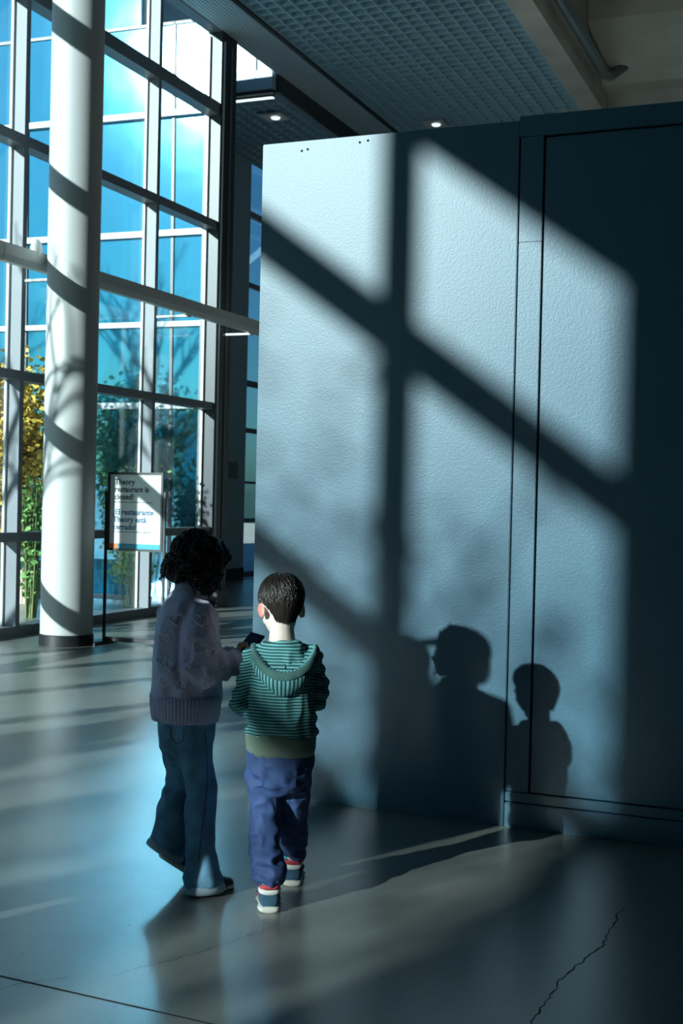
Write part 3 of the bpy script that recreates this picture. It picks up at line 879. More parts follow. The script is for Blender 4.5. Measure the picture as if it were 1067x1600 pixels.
def hand_parts(mb, wrist, d, n, s=1.0, curl=0.9, thumb=1):
    # wrist point, direction along the hand, palm normal
    d = Vector(d).normalized(); n = Vector(n); n = (n - d*n.dot(d)).normalized(); b = d.cross(n)*thumb
    wr = Vector(wrist)
    mb.tube([wr - d*0.01*s, wr + d*0.025*s, wr + d*0.06*s], [(0.017*s, 0.013*s), (0.026*s, 0.012*s), (0.028*s, 0.010*s)], 12, side=b)
    L = [0.046, 0.052, 0.048, 0.038]
    for k in range(4):
        base = wr + d*0.058*s + b*(0.021 - 0.014*k)*s
        p = [base]; a = 0.15
        cur = base; seg = L[k]*s/3*1.15
        for j in range(3):
            a += curl*(0.35 if j == 0 else 0.5)
            cur = cur + (d*math.cos(a) + n*math.sin(a))*seg
            p.append(cur)
        mb.tube(p, [0.0068*s, 0.0066*s, 0.006*s, 0.005*s], 8, side=b)
    tb = wr + d*0.018*s + b*0.022*s
    t1 = tb + (d*0.6 + b*0.7 + n*0.35).normalized()*0.026*s
    t2 = t1 + (d*0.85 + b*0.15 + n*0.5).normalized()*0.024*s
    mb.tube([tb - b*0.008*s, t1, t2], [0.010*s, 0.008*s, 0.0062*s], 8, side=n)

def foot_parts(mb, ankle, heel, toe, s=1.0):
    a = Vector(ankle); h = Vector(heel).lerp(Vector(toe), 0.09); t_ = Vector(heel).lerp(Vector(toe), 0.9)
    mb.tube([a, h.lerp(t_, 0.12) + Vector((0, 0, 0.03*s))], [0.026*s, 0.026*s], 10)
    mb.tube([h + Vector((0, 0, 0.022*s)), h.lerp(t_, 0.3) + Vector((0, 0, 0.025*s)), h.lerp(t_, 0.7) + Vector((0, 0, 0.02*s)), t_ + Vector((0, 0, 0.012*s))],
            [(0.016*s, 0.014*s), (0.020*s, 0.018*s), (0.024*s, 0.014*s), (0.014*s, 0.008*s)], 12, side=(1, 0, 0))

def body(mb, J, s=1.0, side=(1, 0, 0), tor=(0.085, 0.065)):
    # torso, neck, limbs from a dict of joints
    S = side
    pel = Vector(J['pelvis']); nk = Vector(J['neck']); hd = Vector(J['head'])
    ch = pel.lerp(nk, 0.62)
    mb.tube([pel - Vector((0, 0, 0.04*s)), pel, pel.lerp(nk, 0.3), ch, pel.lerp(nk, 0.88), nk, nk.lerp(hd, 0.6)],
            [(tor[0]*0.7, tor[1]*0.8), (tor[0]*1.0, tor[1]*1.0), (tor[0]*0.85, tor[1]*0.9), (tor[0]*1.02, tor[1]*1.0), (tor[0]*0.8, tor[1]*0.75), (0.042*s, 0.042*s), (0.038*s, 0.040*s)], 16, side=S)
    for q in 'LR':
        sh, el, wr = J['sh'+q], J['el'+q], J['wr'+q]
        mb.tube([nk.lerp(Vector(sh), 0.35) - Vector((0, 0, 0.02*s)), sh, Vector(sh).lerp(Vector(el), 0.5), el, Vector(el).lerp(Vector(wr), 0.4), wr],
                [0.03*s, 0.030*s, 0.028*s, 0.023*s, 0.024*s, 0.016*s], 10, side=(0, 0.3, 1))
        hp, kn, an = J['hp'+q], J['kn'+q], J['an'+q]
        mb.tube([hp, Vector(hp).lerp(Vector(kn), 0.5), kn, Vector(kn).lerp(Vector(an), 0.35), an],
                [0.048*s, 0.042*s, 0.034*s, 0.035*s, 0.022*s], 12, side=S)
        foot_parts(mb, an, J['heel'+q], J['toe'+q], s)

def fold_field(c, scale, seed):
    return ridged(c*np.array(scale), seed)

# ------------------------------------------------------------------ the boy
BYAW = R_(24.8)
boy = empty('person', (-1.86, 4.02, 0), BYAW)
tag(boy, 'small boy seen from behind in a striped green hoodie and navy trousers', 'person', None)
JB = dict(pelvis=(0.003, 0, 0.47), neck=(0.0, 0.012, 0.895), head=(-0.008, 0.03, 1.02),
          shL=(-0.098, 0.005, 0.855), shR=(0.104, 0.01, 0.855), elL=(-0.148, -0.01, 0.685), elR=(0.128, 0.03, 0.695),
          wrL=(-0.095, 0.14, 0.745), wrR=(0.035, 0.17, 0.745), hpL=(-0.052, 0, 0.45), hpR=(0.058, 0.01, 0.45),
          knL=(-0.045, -0.02, 0.265), knR=(0.047, 0.075, 0.262), anL=(-0.024, -0.115, 0.07), anR=(0.054, 0.185, 0.07),
          heelL=(-0.024, -0.148, 0.008), toeL=(-0.030, 0.03, 0.008), heelR=(0.054, 0.150, 0.008), toeR=(0.062, 0.33, 0.008))
mb = MB()
body(mb, JB, 0.85, tor=(0.088, 0.07))
HB = rot_to(-0.27, 0.96, R_(20), R_(0))
hM = head_parts(mb, (-0.006, 0.018, 1.027), HB, 1.0)
mb.tube([(0.0, 0.008, 0.86), (0.0, 0.003, 0.90), (-0.002, 0.000, 0.95), (-0.004, 0.006, 1.0)], [(0.066, 0.058), (0.049, 0.046), (0.043, 0.044), (0.047, 0.052)], 16)
hand_parts(mb, JB['wrL'], (0.5, 0.7, 0.2), (0.7, -0.3, 0.2), 0.8, 0.9, 1)
hand_parts(mb, JB['wrR'], (-0.5, 0.7, 0.2), (-0.7, -0.3, 0.2), 0.8, 0.9, -1)
bm_ = remesh(mb, 0.0042, 5)
inv = np.array(hM.inverted()); cc = coords(bm_); lc = cc @ inv[:3, :3].T + inv[:3, 3]
set_attr(bm_, 'ear_pink_glow', np.clip((np.abs(lc[:, 0])-0.068)/0.010, 0, 1)*(np.abs(lc[:, 2]+0.01) < 0.045)*(cc[:, 2] > 0.93))
link('body', bm_, M['skin_light'], boy)
eyes(hM, boy)
# hair: cap with combed strands
hair = MB()
hcap = MB()
Hc = Vector((-0.006, 0.018, 1.027))
def on_head(th, ph, off=0.0):
    # th from crown, ph around (0 = back); canonical head coordinates
    t1 = R_(104)
    if th > t1:                        # below the widest part the hair follows the nape
        e = (th-t1)/R_(36); sc = 1-0.40*e**1.2; b_ = math.sin(t1)
        p = Vector((0.0755*b_*math.sin(ph)*sc, -0.010 - 0.094*b_*math.cos(ph)*sc, 0.030+0.085*math.cos(t1) - 0.068*e))
        n = Vector((p.x/0.075, (p.y+0.01)/0.09, -0.25)).normalized()
        return p + n*off
    p = Vector((0.0755*math.sin(th)*math.sin(ph), -0.010 - 0.094*math.sin(th)*math.cos(ph), 0.030+0.085*math.cos(th)))
    n = Vector((p.x/0.0765**2, (p.y+0.010)/0.0955**2, (p.z-0.03)/0.085**2)).normalized()
    return p + n*off
def hair_limit(ph):
    a = abs(math.degrees(ph))
    if a < 50: return R_(141 - 0.10*a)
    if a < 80: return R_(136 - (a-50)*1.43)
    if a < 115: return R_(93 + 12*math.sin((a-80)/35*PI))
    return R_(80 - (a-115)*0.25)
nph, nth = 48, 16
grid = []
for i in range(nth+1):
    row = []
    for j in range(nph):
        ph = -PI + 2*PI*j/nph
        th = hair_limit(ph)*i/nth
        e = 1 - max(0, (i-nth+3)/3)
        row.append(on_head(th, ph, -0.004 + 0.008*e**0.5))
    grid.append(row)
hcap.loft(grid, cap=False)
nR = random.Random(11)
for k in range(3400):
    ph = nR.uniform(-PI, PI)
    lim = hair_limit(ph)
    th0 = lim*math.sqrt(nR.random())*0.93
    ln = R_(nR.uniform(14, 30))
    th1 = min(th0+ln, lim*1.03+R_(3))
    dph = nR.uniform(-0.10, 0.14)
    pts = []; 
    o0 = 0.004; lift = nR.uniform(0.002, 0.006)
    for q in range(5):
        u = q/4
        pts.append(on_head(th0+(th1-th0)*u, ph + dph*u, (o0 + lift*math.sin(u*PI*0.75))*(1 - 0.85*min(1, (th0+(th1-th0)*u)/lim)**5) - 0.001))
    hair.tube(pts, [0.0016, 0.0022, 0.0021, 0.0016, 0.0004], 4, side=(0, 0, 1), cap=False)
hcap.v += []
i0 = len(hcap.v); hcap.v += hair.v; hcap.f += [tuple(i0+q for q in f) for f in hair.f]
hcap.xform(hM)
hcap.build('hair', M['hair_boy'], boy, smooth=True)

# hoodie
mb = MB()
mb.tube([(0.004, 0.0, 0.565), (0.004, 0.0, 0.60), (0.003, 0.0, 0.66), (0.002, 0.0, 0.75), (0.002, 0.0, 0.81), (0.002, 0.003, 0.852), (0.001, 0.006, 0.885), (0.0, 0.008, 0.905)],
        [(0.116, 0.094), (0.127, 0.104), (0.124, 0.103), (0.118, 0.098), (0.114, 0.092), (0.108, 0.08), (0.086, 0.068), (0.066, 0.06)], 40)
for q, sx in (('L', -1), ('R', 1)):
    sh, el, wr = Vector(JB['sh'+q]), Vector(JB['el'+q]), Vector(JB['wr'+q])
    mb.tube([sh + Vector((-sx*0.04, 0, 0.0)), sh, sh.lerp(el, 0.5), el + Vector((0, -0.004, 0.004)), el + Vector((0, 0.02, -0.008)), el.lerp(wr, 0.5), el.lerp(wr, 0.9)],
            [0.042, 0.044, 0.043, 0.042, 0.041, 0.036, 0.028], 18, side=(0, 0.3, 1))
hme = remesh(mb, 0.006, 8)
c = coords(hme)
off = 0.010*fold_field(c, (10, 10, 6), 3)*np.clip((c[:, 2]-0.56)*8, 0, 1) + 0.005*fold_field(c, (22, 22, 13), 5)
off += 0.004*np.sin((c[:, 2]-0.6)*2*PI/0.09 + c[:, 0]*22)*np.clip((0.74-c[:, 2])*8, 0, 1)
armm = (np.abs(c[:, 0]) > 0.115)
off += armm*0.004*np.sin(c[:, 2]*140 + c[:, 1]*30)
displace(hme, off)
c = coords(hme)
set_attr(hme, 'stripe_coord', c[:, 2] + 0.25*np.where(np.abs(c[:, 0]) > 0.108, np.abs(c[:, 0])-0.108, 0) + 0.004*vnoise(c*14, 8) + 3)
hd_ = link('hoodie', hme, M['hoodie'], boy)
# ribbed hem
def ring_band(name, m, parent, zs, ab, cxy, n=64, rib=0.0, ribs=60, side=(1, 0, 0), wob=0.0, tang=None):
    rings = []
    u = Vector(side).normalized(); v = Vector((-u.y, u.x, 0))
    for z, (a, b) in zip(zs, ab):
        ring = []
        for j in range(n):
            t_ = 2*PI*j/n
            k = 1 + rib*math.cos(ribs*t_) + wob*math.sin(3*t_+z*30)
            ring.append(Vector((cxy[0], cxy[1], z)) + u*a*k*math.cos(t_) + v*b*k*math.sin(t_))
        rings.append(ring)
    mb = MB(); mb.loft(rings, cap=True)
    return mb.build(name, m, parent, smooth=True)
ring_band('waistband', M['hem_band'], hd_, [0.512, 0.514, 0.535, 0.575, 0.596, 0.60], [(0.100, 0.084), (0.116, 0.096), (0.122, 0.101), (0.125, 0.103), (0.122, 0.10), (0.10, 0.085)], (0.004, 0.0), 96, 0.0, 0, wob=0.012)
# hood, folded down the back
def hood_curve(a, bk, fr, z_side, z_back, zf, cx=0.0, cy=0.01, n=40, p=1.3, span=155):
    out = []
    for j in range(n+1):
        ph = R_(-span + 2*span*j/n)           # 0 = back
        w0 = max(0.0, math.cos(ph)) ** p
        wf = max(0.0, -math.cos(ph))
        z = z_side + (z_back-z_side)*w0 + (zf-z_side)*wf
        b = bk if math.cos(ph) > 0 else fr
        out.append((cx + a*math.sin(ph), cy - b*math.cos(ph), z))
    return out
U = [hood_curve(0.056, 0.050, 0.055, 0.905, 0.888, 0.87),
     hood_curve(0.078, 0.066, 0.066, 0.902, 0.866, 0.865, 0.004),
     hood_curve(0.094, 0.088, 0.076, 0.898, 0.838, 0.86, 0.007),
     hood_curve(0.103, 0.110, 0.082, 0.899, 0.815, 0.86, 0.008),
     hood_curve(0.110, 0.128, 0.085, 0.902, 0.815, 0.86, 0.009),
     hood_curve(0.116, 0.136, 0.088, 0.898, 0.806, 0.855, 0.009),
     hood_curve(0.122, 0.138, 0.09, 0.882, 0.788, 0.85, 0.010),
     hood_curve(0.126, 0.137, 0.092, 0.866, 0.766, 0.84, 0.010),
     hood_curve(0.127, 0.127, 0.092, 0.852, 0.742, 0.83, 0.012, p=1.9),
     hood_curve(0.122, 0.112, 0.090, 0.838, 0.728, 0.82, 0.013, p=2.4),
     hood_curve(0.112, 0.098, 0.085, 0.835, 0.738, 0.82, 0.013, p=2.4)]
def hood_piece(name, curves, m, parent, stripe=None, thick=0.004):
    mb = MB(); mb.loft(curves, cap=False, closed=False)
    me = mb.mesh(name, True)
    o = link(name, me, m, parent)
    md = o.modifiers.new('sub', 'SUBSURF'); md.levels = 2; md.render_levels = 2
    dg = bpy.context.evaluated_depsgraph_get()
    me2 = bpy.data.meshes.new_from_object(o.evaluated_get(dg))
    o.modifiers.clear(); o.data = me2; bpy.data.meshes.remove(me)
    c = coords(me2)
    if stripe == 'z': set_attr(me2, 'stripe_coord', c[:, 2]*1.0 + 3)
    if stripe == 'r': set_attr(me2, 'stripe_coord', np.arctan2(c[:, 0]-0.008, -(c[:, 1]-0.01))*0.10 + 3)
    displace(me2, 0.002*fold_field(c, (30, 30, 30), 7))
    md = o.modifiers.new('sol', 'SOLIDIFY'); md.thickness = thick; md.offset = 0
    return o
hood = hood_piece('hood', U[6:], M['hoodie'], boy, 'r')
hood_piece('hood_lining', U[:4], M['hoodie'], hood, 'z')
hood_piece('hood_rim', U[3:5], M['hoodie'], hood, 'r', 0.006)
hood_piece('hood_band', U[4:7], M['hood_band'], hood, None, 0.006)
mb = MB(); mb.tube([(0.012, -0.043, 0.886), (0.012, -0.060, 0.862), (0.012, -0.083, 0.836), (0.012, -0.095, 0.824)], 0.0022, 6, side=(1, 0, 0)); mb.build('placket_seam', M['stitch'], hood, smooth=True)
mb = MB(); mb.tube([(0.018, -0.068, 0.860), (0.018, -0.073, 0.861)], 0.0055, 12, side=(1, 0, 0)); mb.build('button', M['black'], hood, smooth=True)
# trousers
mb = MB()
mb.tube([(0.002, 0, 0.56), (0.002, 0, 0.50), (0.003, 0, 0.46), (0.003, 0, 0.42), (0.003, 0.005, 0.385)], [(0.105, 0.088), (0.117, 0.098), (0.117, 0.10), (0.112, 0.097), (0.08, 0.07)], 32)
mb.tube([(-0.052, 0.0, 0.45), (-0.052, -0.005, 0.38), (-0.047, -0.018, 0.30), (-0.043, -0.04, 0.22), (-0.030, -0.085, 0.13), (-0.024, -0.106, 0.108), (-0.023, -0.110, 0.088)],
        [0.066, 0.060, 0.056, 0.054, 0.054, 0.053, 0.040], 24)
mb.tube([(0.058, 0.01, 0.45), (0.056, 0.025, 0.38), (0.050, 0.065, 0.28), (0.053, 0.12, 0.19), (0.056, 0.16, 0.125), (0.056, 0.170, 0.118), (0.056, 0.176, 0.106)],
        [0.066, 0.059, 0.054, 0.048, 0.046, 0.042, 0.034], 24)
pme = remesh(mb, 0.0055, 6)
c = coords(pme)
low = np.clip((0.24-c[:, 2])*6, 0, 1)
off = 0.011*fold_field(c + 0.02*np.stack([vnoise(c*20, k) for k in (1, 2, 3)], 1), (8, 8, 14), 21)*(0.5+0.8*low)
off += 0.0045*np.sin(c[:, 2]*150 + 26*c[:, 0] + 3*vnoise(c*12, 4))*low
off += 0.006*fold_field(c, (26, 26, 30), 22)
off += 0.004*np.sin((c[:, 0]*1.2+c[:, 2])*70)*np.exp(-((c[:, 2]-0.42)/0.06)**2)
displace(pme, off)
pa = link('trousers', pme, M['pants'], boy)
# shoes
def shoe(side, heel, toe, s=1.0):
    h = Vector(heel); t_ = Vector(toe); d = (t_-h).normalized(); L = (t_-h).length
    sd = Vector((d.y, -d.x, 0))
    def ring(u, w_, z0, z1, n=20):
        w_ *= 1.2; z0 = (z0+h.z)*1.22-h.z; z1 = (z1+h.z)*1.22-h.z
        p = h + d*(u*L); out = []
        for j in range(n):
            a = 2*PI*j/n
            ca, sa = math.cos(a), math.sin(a)
            out.append(p + sd*w_*(abs(ca)**0.75)*(1 if ca > 0 else -1) + Vector((0, 0, (z0+z1)/2 + (z1-z0)/2*(abs(sa)**0.75)*(1 if sa > 0 else -1))))
        return out
    sole = MB(); sole.loft([ring(u, w_, 0.0-h.z, zz-h.z) for u, w_, zz in ((-0.02, 0.018, 0.014), (0.0, 0.028, 0.018), (0.15, 0.034, 0.018), (0.45, 0.030, 0.016), (0.75, 0.038, 0.014), (0.93, 0.030, 0.013), (1.0, 0.012, 0.012))])
    root = sole.build('shoe', M['sole'], boy, smooth=True)
    root['label'] = 'navy suede shoe with cream sole'
    upm = MB(); upm.loft([ring(u, w_, 0.012-h.z, zz-h.z) for u, w_, zz in ((0.0, 0.018, 0.05), (0.02, 0.026, 0.070), (0.15, 0.031, 0.074), (0.32, 0.030, 0.072), (0.5, 0.030, 0.058), (0.75, 0.035, 0.042), (0.93, 0.026, 0.032), (0.98, 0.010, 0.022))])
    u_ = upm.build('upper', M['shoe'], root, smooth=True)
    # heel counter trims
    q = MB(); q.loft([ring(-0.018, 0.020, 0.050-h.z, 0.064-h.z), ring(0.02, 0.0285, 0.050-h.z, 0.066-h.z), ring(0.15, 0.033, 0.051-h.z, 0.068-h.z), ring(0.24, 0.0325, 0.052-h.z, 0.068-h.z)]); q.build('heel_patch', M['shoe_white'], root, smooth=True)
    q = MB(); q.loft([ring(-0.020, 0.018, 0.064-h.z, 0.077-h.z), ring(0.02, 0.0285, 0.065-h.z, 0.079-h.z), ring(0.22, 0.032, 0.066-h.z, 0.080-h.z)]); q.build('heel_tab', M['shoe_red'], root, smooth=True)
    q = MB(); q.loft([ring(0.30, 0.0325, 0.02-h.z, 0.062-h.z), ring(0.36, 0.0325, 0.02-h.z, 0.06-h.z)]); q.build('side_stripe', M['shoe_red'], root, smooth=True)
    q = MB(); q.loft([ring(0.0, 0.022, 0.077-h.z, 0.091-h.z), ring(0.10, 0.029, 0.077-h.z, 0.093-h.z), ring(0.3, 0.028, 0.075-h.z, 0.090-h.z)]); q.build('collar_lining', M['sock_cyan'], root, smooth=True)
    q = MB(); p = h + d*0.17*L; q.tube([p+Vector((0, 0, 0.085-h.z)), p + Vector((0, 0, 0.135-h.z)) + d*0.004], [0.031, 0.029], 16); q.build('sock', M['sock_red'], root, smooth=True)
    q = MB(); q.loft([ring(0.52, 0.031, 0.05-h.z, 0.064-h.z), ring(0.58, 0.033, 0.045-h.z, 0.060-h.z)]); q.build('strap', M['shoe'], root, smooth=True)
    return root
shoe('L', JB['heelL'], JB['toeL'])
shoe('R', JB['heelR'], JB['toeR'])

# ------------------------------------------------------------------ the girl
GYAW = R_(28.6)
girl = empty('person', (-2.19, 4.03, 0), GYAW)
tag(girl, 'girl with curly dark bob in a lavender heart sweater and flared jeans looking down', 'person')
gf = Vector((0.77, 0.64, 0)).normalized(); gr = Vector((gf.y, -gf.x, 0))
def G(c, a=0, b=0, z=0):        # a to her right, b forward
    return Vector((c[0], c[1], z)) + gr*a + gf*b
gc = (-0.05, 0.0)
JG = dict(pelvis=G(gc, 0, 0, 0.60), neck=G((-0.045, 0), 0, 0.0, 1.06), head=(-0.012, 0.03, 1.17),
          shR=G(gc, 0.105, 0.0, 0.99), shL=G(gc, -0.085, 0.0, 0.975), elR=Vector((0.004, -0.135, 0.785)), elL=Vector((-0.06, 0.15, 0.79)),
          wrR=Vector((0.130, -0.018, 0.832)), wrL=Vector((0.115, 0.105, 0.83)),
          hpR=G(gc, 0.05, 0, 0.57), hpL=G(gc, -0.05, 0, 0.57), knR=Vector((0.018, -0.05, 0.33)), knL=Vector((-0.062, 0.045, 0.36)),
          anR=Vector((0.012, -0.095, 0.075)), anL=Vector((-0.105, 0.0, 0.155)),
          heelR=Vector((0.0, -0.11, 0.012)), toeR=Vector((0.125, -0.03, 0.012)), heelL=Vector((-0.115, -0.005, 0.11)), toeL=Vector((-0.01, 0.065, 0.02)))
mb = MB()
body(mb, JG, 0.9, side=tuple(gr), tor=(0.085, 0.068))
HG = rot_to(0.86, 0.50, R_(24), R_(4))
gC = Vector((-0.010, 0.035, 1.172))
gM = head_parts(mb, gC, HG, 1.0)
mb.tube([G((-0.045, 0), 0, 0, 1.04), G((-0.04, 0.005), 0, 0, 1.09), (-0.02, 0.025, 1.14)], [0.05, 0.043, 0.045], 14)
hand_parts(mb, JG['wrR'], (0.6, 0.75, 0.25), (-0.1, 0.7, 0.7), 0.9, 1.0, -1)
hand_parts(mb, JG['wrL'], (0.6, -0.75, 0.25), (-0.1, -0.7, 0.7), 0.9, 1.0, 1)
link('body', remesh(mb, 0.0042, 5), M['skin_tan'], girl)
eyes(gM, girl)
# curly bob
hb = MB()
hg = random.Random(23)
hb.ellipsoid((0, -0.016, 0.018), (0.088, 0.100, 0.092), nu=28, nv=20)
hb.ellipsoid((0, -0.066, -0.045), (0.080, 0.046, 0.058), nu=24, nv=16)
hb.ellipsoid((0.058, 0.012, -0.045), (0.036, 0.064, 0.066), nu=20, nv=14)
hb.ellipsoid((-0.058, 0.012, -0.045), (0.036, 0.064, 0.066), nu=20, nv=14)
hb.ellipsoid((0, 0.046, 0.056), (0.070, 0.046, 0.042), nu=20, nv=14)
core = remesh(hb, 0.006, 4)
c = coords(core)
displace(core, 0.010*fold_field(c, (32, 32, 26), 41) + 0.004*fold_field(c, (70, 70, 60), 42))
cv = [tuple(v) for v in coords(core)]; cf = [tuple(p.vertices) for p in core.polygons]
bvh = BVHTree.FromPolygons([Vector(v) for v in cv], cf)
mb = MB(); mb.v = cv; mb.f = cf
for k in range(620):
    ph = hg.uniform(0, 2*PI); th = math.acos(hg.uniform(-0.5, 1))
    d = Vector((math.sin(th)*math.cos(ph), math.sin(th)*math.sin(ph), math.cos(th)))
    hit = bvh.ray_cast(Vector((0, -0.016, 0.0)) + d*0.4, -d)
    if hit[0] is None: continue
    p = hit[0]; n = hit[1]
    if p.y > 0.075 and p.z < 0.035 and abs(p.x) < 0.05: continue      # leave the face open
    L = hg.uniform(0.05, 0.10); turns = hg.uniform(1.5, 3.0); amp = hg.uniform(0.003, 0.007); ph0 = hg.uniform(0, 6.28)
    pts = []; cur = p.copy(); nn = n.copy(); steps = 16
    for q in range(steps):
        u = q/(steps-1)
        down = Vector((hg.uniform(-.1, .1), -0.1, -1)); down = (down - nn*down.dot(nn))
        if down.length < 0.05: down = Vector((d.x, d.y, -0.3))
        down.normalize(); sdv = nn.cross(down)
        pts.append(cur + sdv*amp*math.cos(ph0+turns*2*PI*u) + nn*(0.000 + amp*(0.4+0.6*math.sin(ph0+turns*2*PI*u))))
        cur = cur + down*L/steps
        h2 = bvh.find_nearest(cur)
        if h2[0] is not None and cur.z > -0.085:
            cur = h2[0].copy(); nn = h2[1].copy()
    rr = hg.uniform(0.0018, 0.0036)
    mb.tube(pts, [rr*0.7] + [rr]*(steps-3) + [rr*0.7, rr*0.2], 5, side=(0.3, 0.2, 1), cap=False)
mb.xform(gM)
mb.build('hair', M['hair_girl'], girl, smooth=True)
# sweater
mb = MB()
mb.tube([G(gc, 0, 0, 0.66), G(gc, 0, -0.003, 0.70), G(gc, 0, -0.004, 0.78), G(gc, 0, -0.004, 0.88), G(gc, 0, -0.003, 0.96), G((-0.048, 0), 0, 0, 1.015), G((-0.044, 0), 0, 0, 1.05), G((-0.04, 0), 0, 0.005, 1.07)],
        [(0.134, 0.115), (0.140, 0.121), (0.136, 0.117), (0.133, 0.110), (0.124, 0.101), (0.098, 0.083), (0.066, 0.064), (0.052, 0.052)], 40, side=tuple(gr))
sR = JG['shR']; sL = JG['shL']
mb.tube([sR - gr*0.06 + Vector((0, 0, 0.0)), sR + Vector((-0.01, 0, 0.0)), Vector((-0.004, -0.112, 0.90)), Vector((0.0, -0.132, 0.815)), Vector((0.018, -0.128, 0.787)), Vector((0.07, -0.075, 0.805)), Vector((0.112, -0.036, 0.823)), Vector((0.128, -0.02, 0.831))],
        [0.050, 0.056, 0.062, 0.066, 0.066, 0.056, 0.045, 0.032], 24, side=(0, 0.2, 1))
mb.tube([sL + gr*0.06, sL, sL.lerp(JG['elL'], 0.5), JG['elL'], JG['elL'].lerp(JG['wrL'], 0.5), JG['wrL'] - Vector((0.012, 0, 0))],
        [0.050, 0.054, 0.058, 0.06, 0.052, 0.036], 20, side=(0, 0.2, 1))
sme = remesh(mb, 0.006, 8)
c = coords(sme)
off = 0.013*fold_field(c, (9, 9, 4.5), 51) + 0.006*fold_field(c, (20, 20, 11), 52)
crease = 1.0*np.exp(-((c[:, 0]+0.062+0.02*np.sin(c[:, 2]*9))/0.012)**2)*(c[:, 1] < -0.02)*(c[:, 2] < 0.99)*(c[:, 2] > 0.74)
off -= 0.014*crease
fore = np.clip((c[:, 0]-0.03)*20, 0, 1)*(c[:, 1] < 0.02)
off += fore*0.005*np.sin(c[:, 0]*170 + c[:, 2]*30)
displace(sme, off)
swt = link('sweater', sme, M['sweater'], girl)
ring_band('hem_rib', M['sweater_rib'], swt, [0.602, 0.604, 0.63, 0.665, 0.695, 0.705], [(0.110, 0.093), (0.131, 0.111), (0.137, 0.116), (0.140, 0.119), (0.1405, 0.120), (0.12, 0.10)], gc, 360, 0.010, 60, side=tuple(gr))
# tilted ribbed collar
rings = []
for z, a in ((1.045, 0.062), (1.06, 0.060), (1.078, 0.056), (1.092, 0.0545), (1.095, 0.051), (1.088, 0.047), (1.06, 0.046)):
    ring = []
    for j in range(240):
        t_ = 2*PI*j/240; k = 1+0.02*math.cos(42*t_)
        p = G((-0.040, 0.004), a*k*math.cos(t_), a*k*1.0*math.sin(t_), z - 0.016*math.sin(t_))
        ring.append(p)
    rings.append(ring)
mb = MB(); mb.loft(rings, cap=False); mb.build('collar', M['sweater_rib'], swt, smooth=True)
for nm, wr, d in (('R', JG['wrR'], Vector((0.78, 0.6, 0.2))), ('L', JG['wrL'], Vector((0.95, -0.2, 0.2)))):
    d.normalize(); a = Vector(wr) - d*0.018
    mb = MB(); mb.tube([a, a+d*0.012, a+d*0.03], [0.033, 0.029, 0.025], 20, side=(0, 0, 1)); mb.build('cuff_rib', M['sweater_rib'], swt, smooth=True)
# knitted heart outlines
sb = BVHTree.FromPolygons([Vector(v) for v in coords(sme)], [tuple(p.vertices) for p in sme.polygons])
def heart(cx, cz, s, rot, fwd=Vector((0, 1, 0)), start=-0.6):
    pts = []
    N = 40
    for j in range(N+1):
        t_ = 2*PI*j/N
        hx = 16*math.sin(t_)**3/17; hz = (13*math.cos(t_)-5*math.cos(2*t_)-2*math.cos(3*t_)-math.cos(4*t_))/17
        x = (hx*math.cos(rot)-hz*math.sin(rot))*s; z = (hx*math.sin(rot)+hz*math.cos(rot))*s
        hit = sb.ray_cast(Vector((cx+x, start, cz+z)), fwd)
        if hit[0] is None: return
        pts.append(hit[0] + hit[1]*0.0005)
    for a, b in zip(pts[:-1], pts[1:]):
        if (a-b).length > 0.03: return
    mb = MB(); mb.tube(pts, 0.0024, 6, side=(0, 1, 0.2), cap=False)
    mb.build('heart_motif', M['heart'], swt, smooth=True)
for args in ((-0.085, 0.975, 0.026, 0.1), (-0.128, 0.905, 0.024, -0.1), (-0.005, 0.882, 0.028, -0.5), (-0.094, 0.81, 0.026, 0.1), (-0.135, 0.83, 0.020, 0.2),
             (0.02, 0.755, 0.020, 1.2), (0.035, 0.86, 0.020, 0.2), (-0.06, 0.755, 0.018, 0.6), (-0.12, 0.755, 0.022, -0.2), (0.0, 0.98, 0.024, 0.2), (0.085, 0.81, 0.016, 0.9), (-0.04, 0.835, 0.02, 0.3)):
    heart(*args)
# jeans
mb = MB()
mb.tube([G(gc, 0, 0, 0.67), G(gc, 0, 0, 0.60), G(gc, 0, 0.0, 0.55), G(gc, 0, 0.0, 0.50), G((-0.045, 0), 0, 0, 0.47)], [(0.105, 0.09), (0.115, 0.098), (0.114, 0.098), (0.105, 0.092), (0.08, 0.07)], 32, side=tuple(gr))
mb.tube([G(gc, 0.05, 0.0, 0.56), (-0.008, -0.04, 0.46), (0.014, -0.05, 0.37), (0.010, -0.068, 0.26), (0.012, -0.082, 0.16), (0.022, -0.090, 0.07), (0.030, -0.094, 0.025)],
        [(0.066, 0.066), (0.058, 0.06), (0.053, 0.056), (0.049, 0.054), (0.050, 0.056), (0.062, 0.060), (0.070, 0.060)], 28, side=(1, 0.35, 0))
mb.tube([G(gc, -0.05, 0.0, 0.56), (-0.075, 0.035, 0.46), (-0.062, 0.042, 0.39), (-0.075, 0.03, 0.31), (-0.094, 0.008, 0.20), (-0.108, -0.004, 0.135)],
        [(0.066, 0.066), (0.058, 0.058), (0.053, 0.056), (0.055, 0.056), (0.063, 0.060), (0.070, 0.062)], 28, side=(1, 0.2, -0.3),
        tang=[None, None, None, None, (-0.35, -0.1, -0.93), (-0.52, -0.1, -0.85)])
jme = remesh(mb, 0.0055, 6)
c = coords(jme)
off = 0.009*fold_field(c, (10, 10, 4), 61) + 0.006*fold_field(c, (22, 22, 9), 62)
off += 0.004*np.sin(c[:, 2]*110 + 30*c[:, 0])*np.exp(-((c[:, 2]-0.37)/0.05)**2)*(c[:, 0] < -0.02)
displace(jme, off)
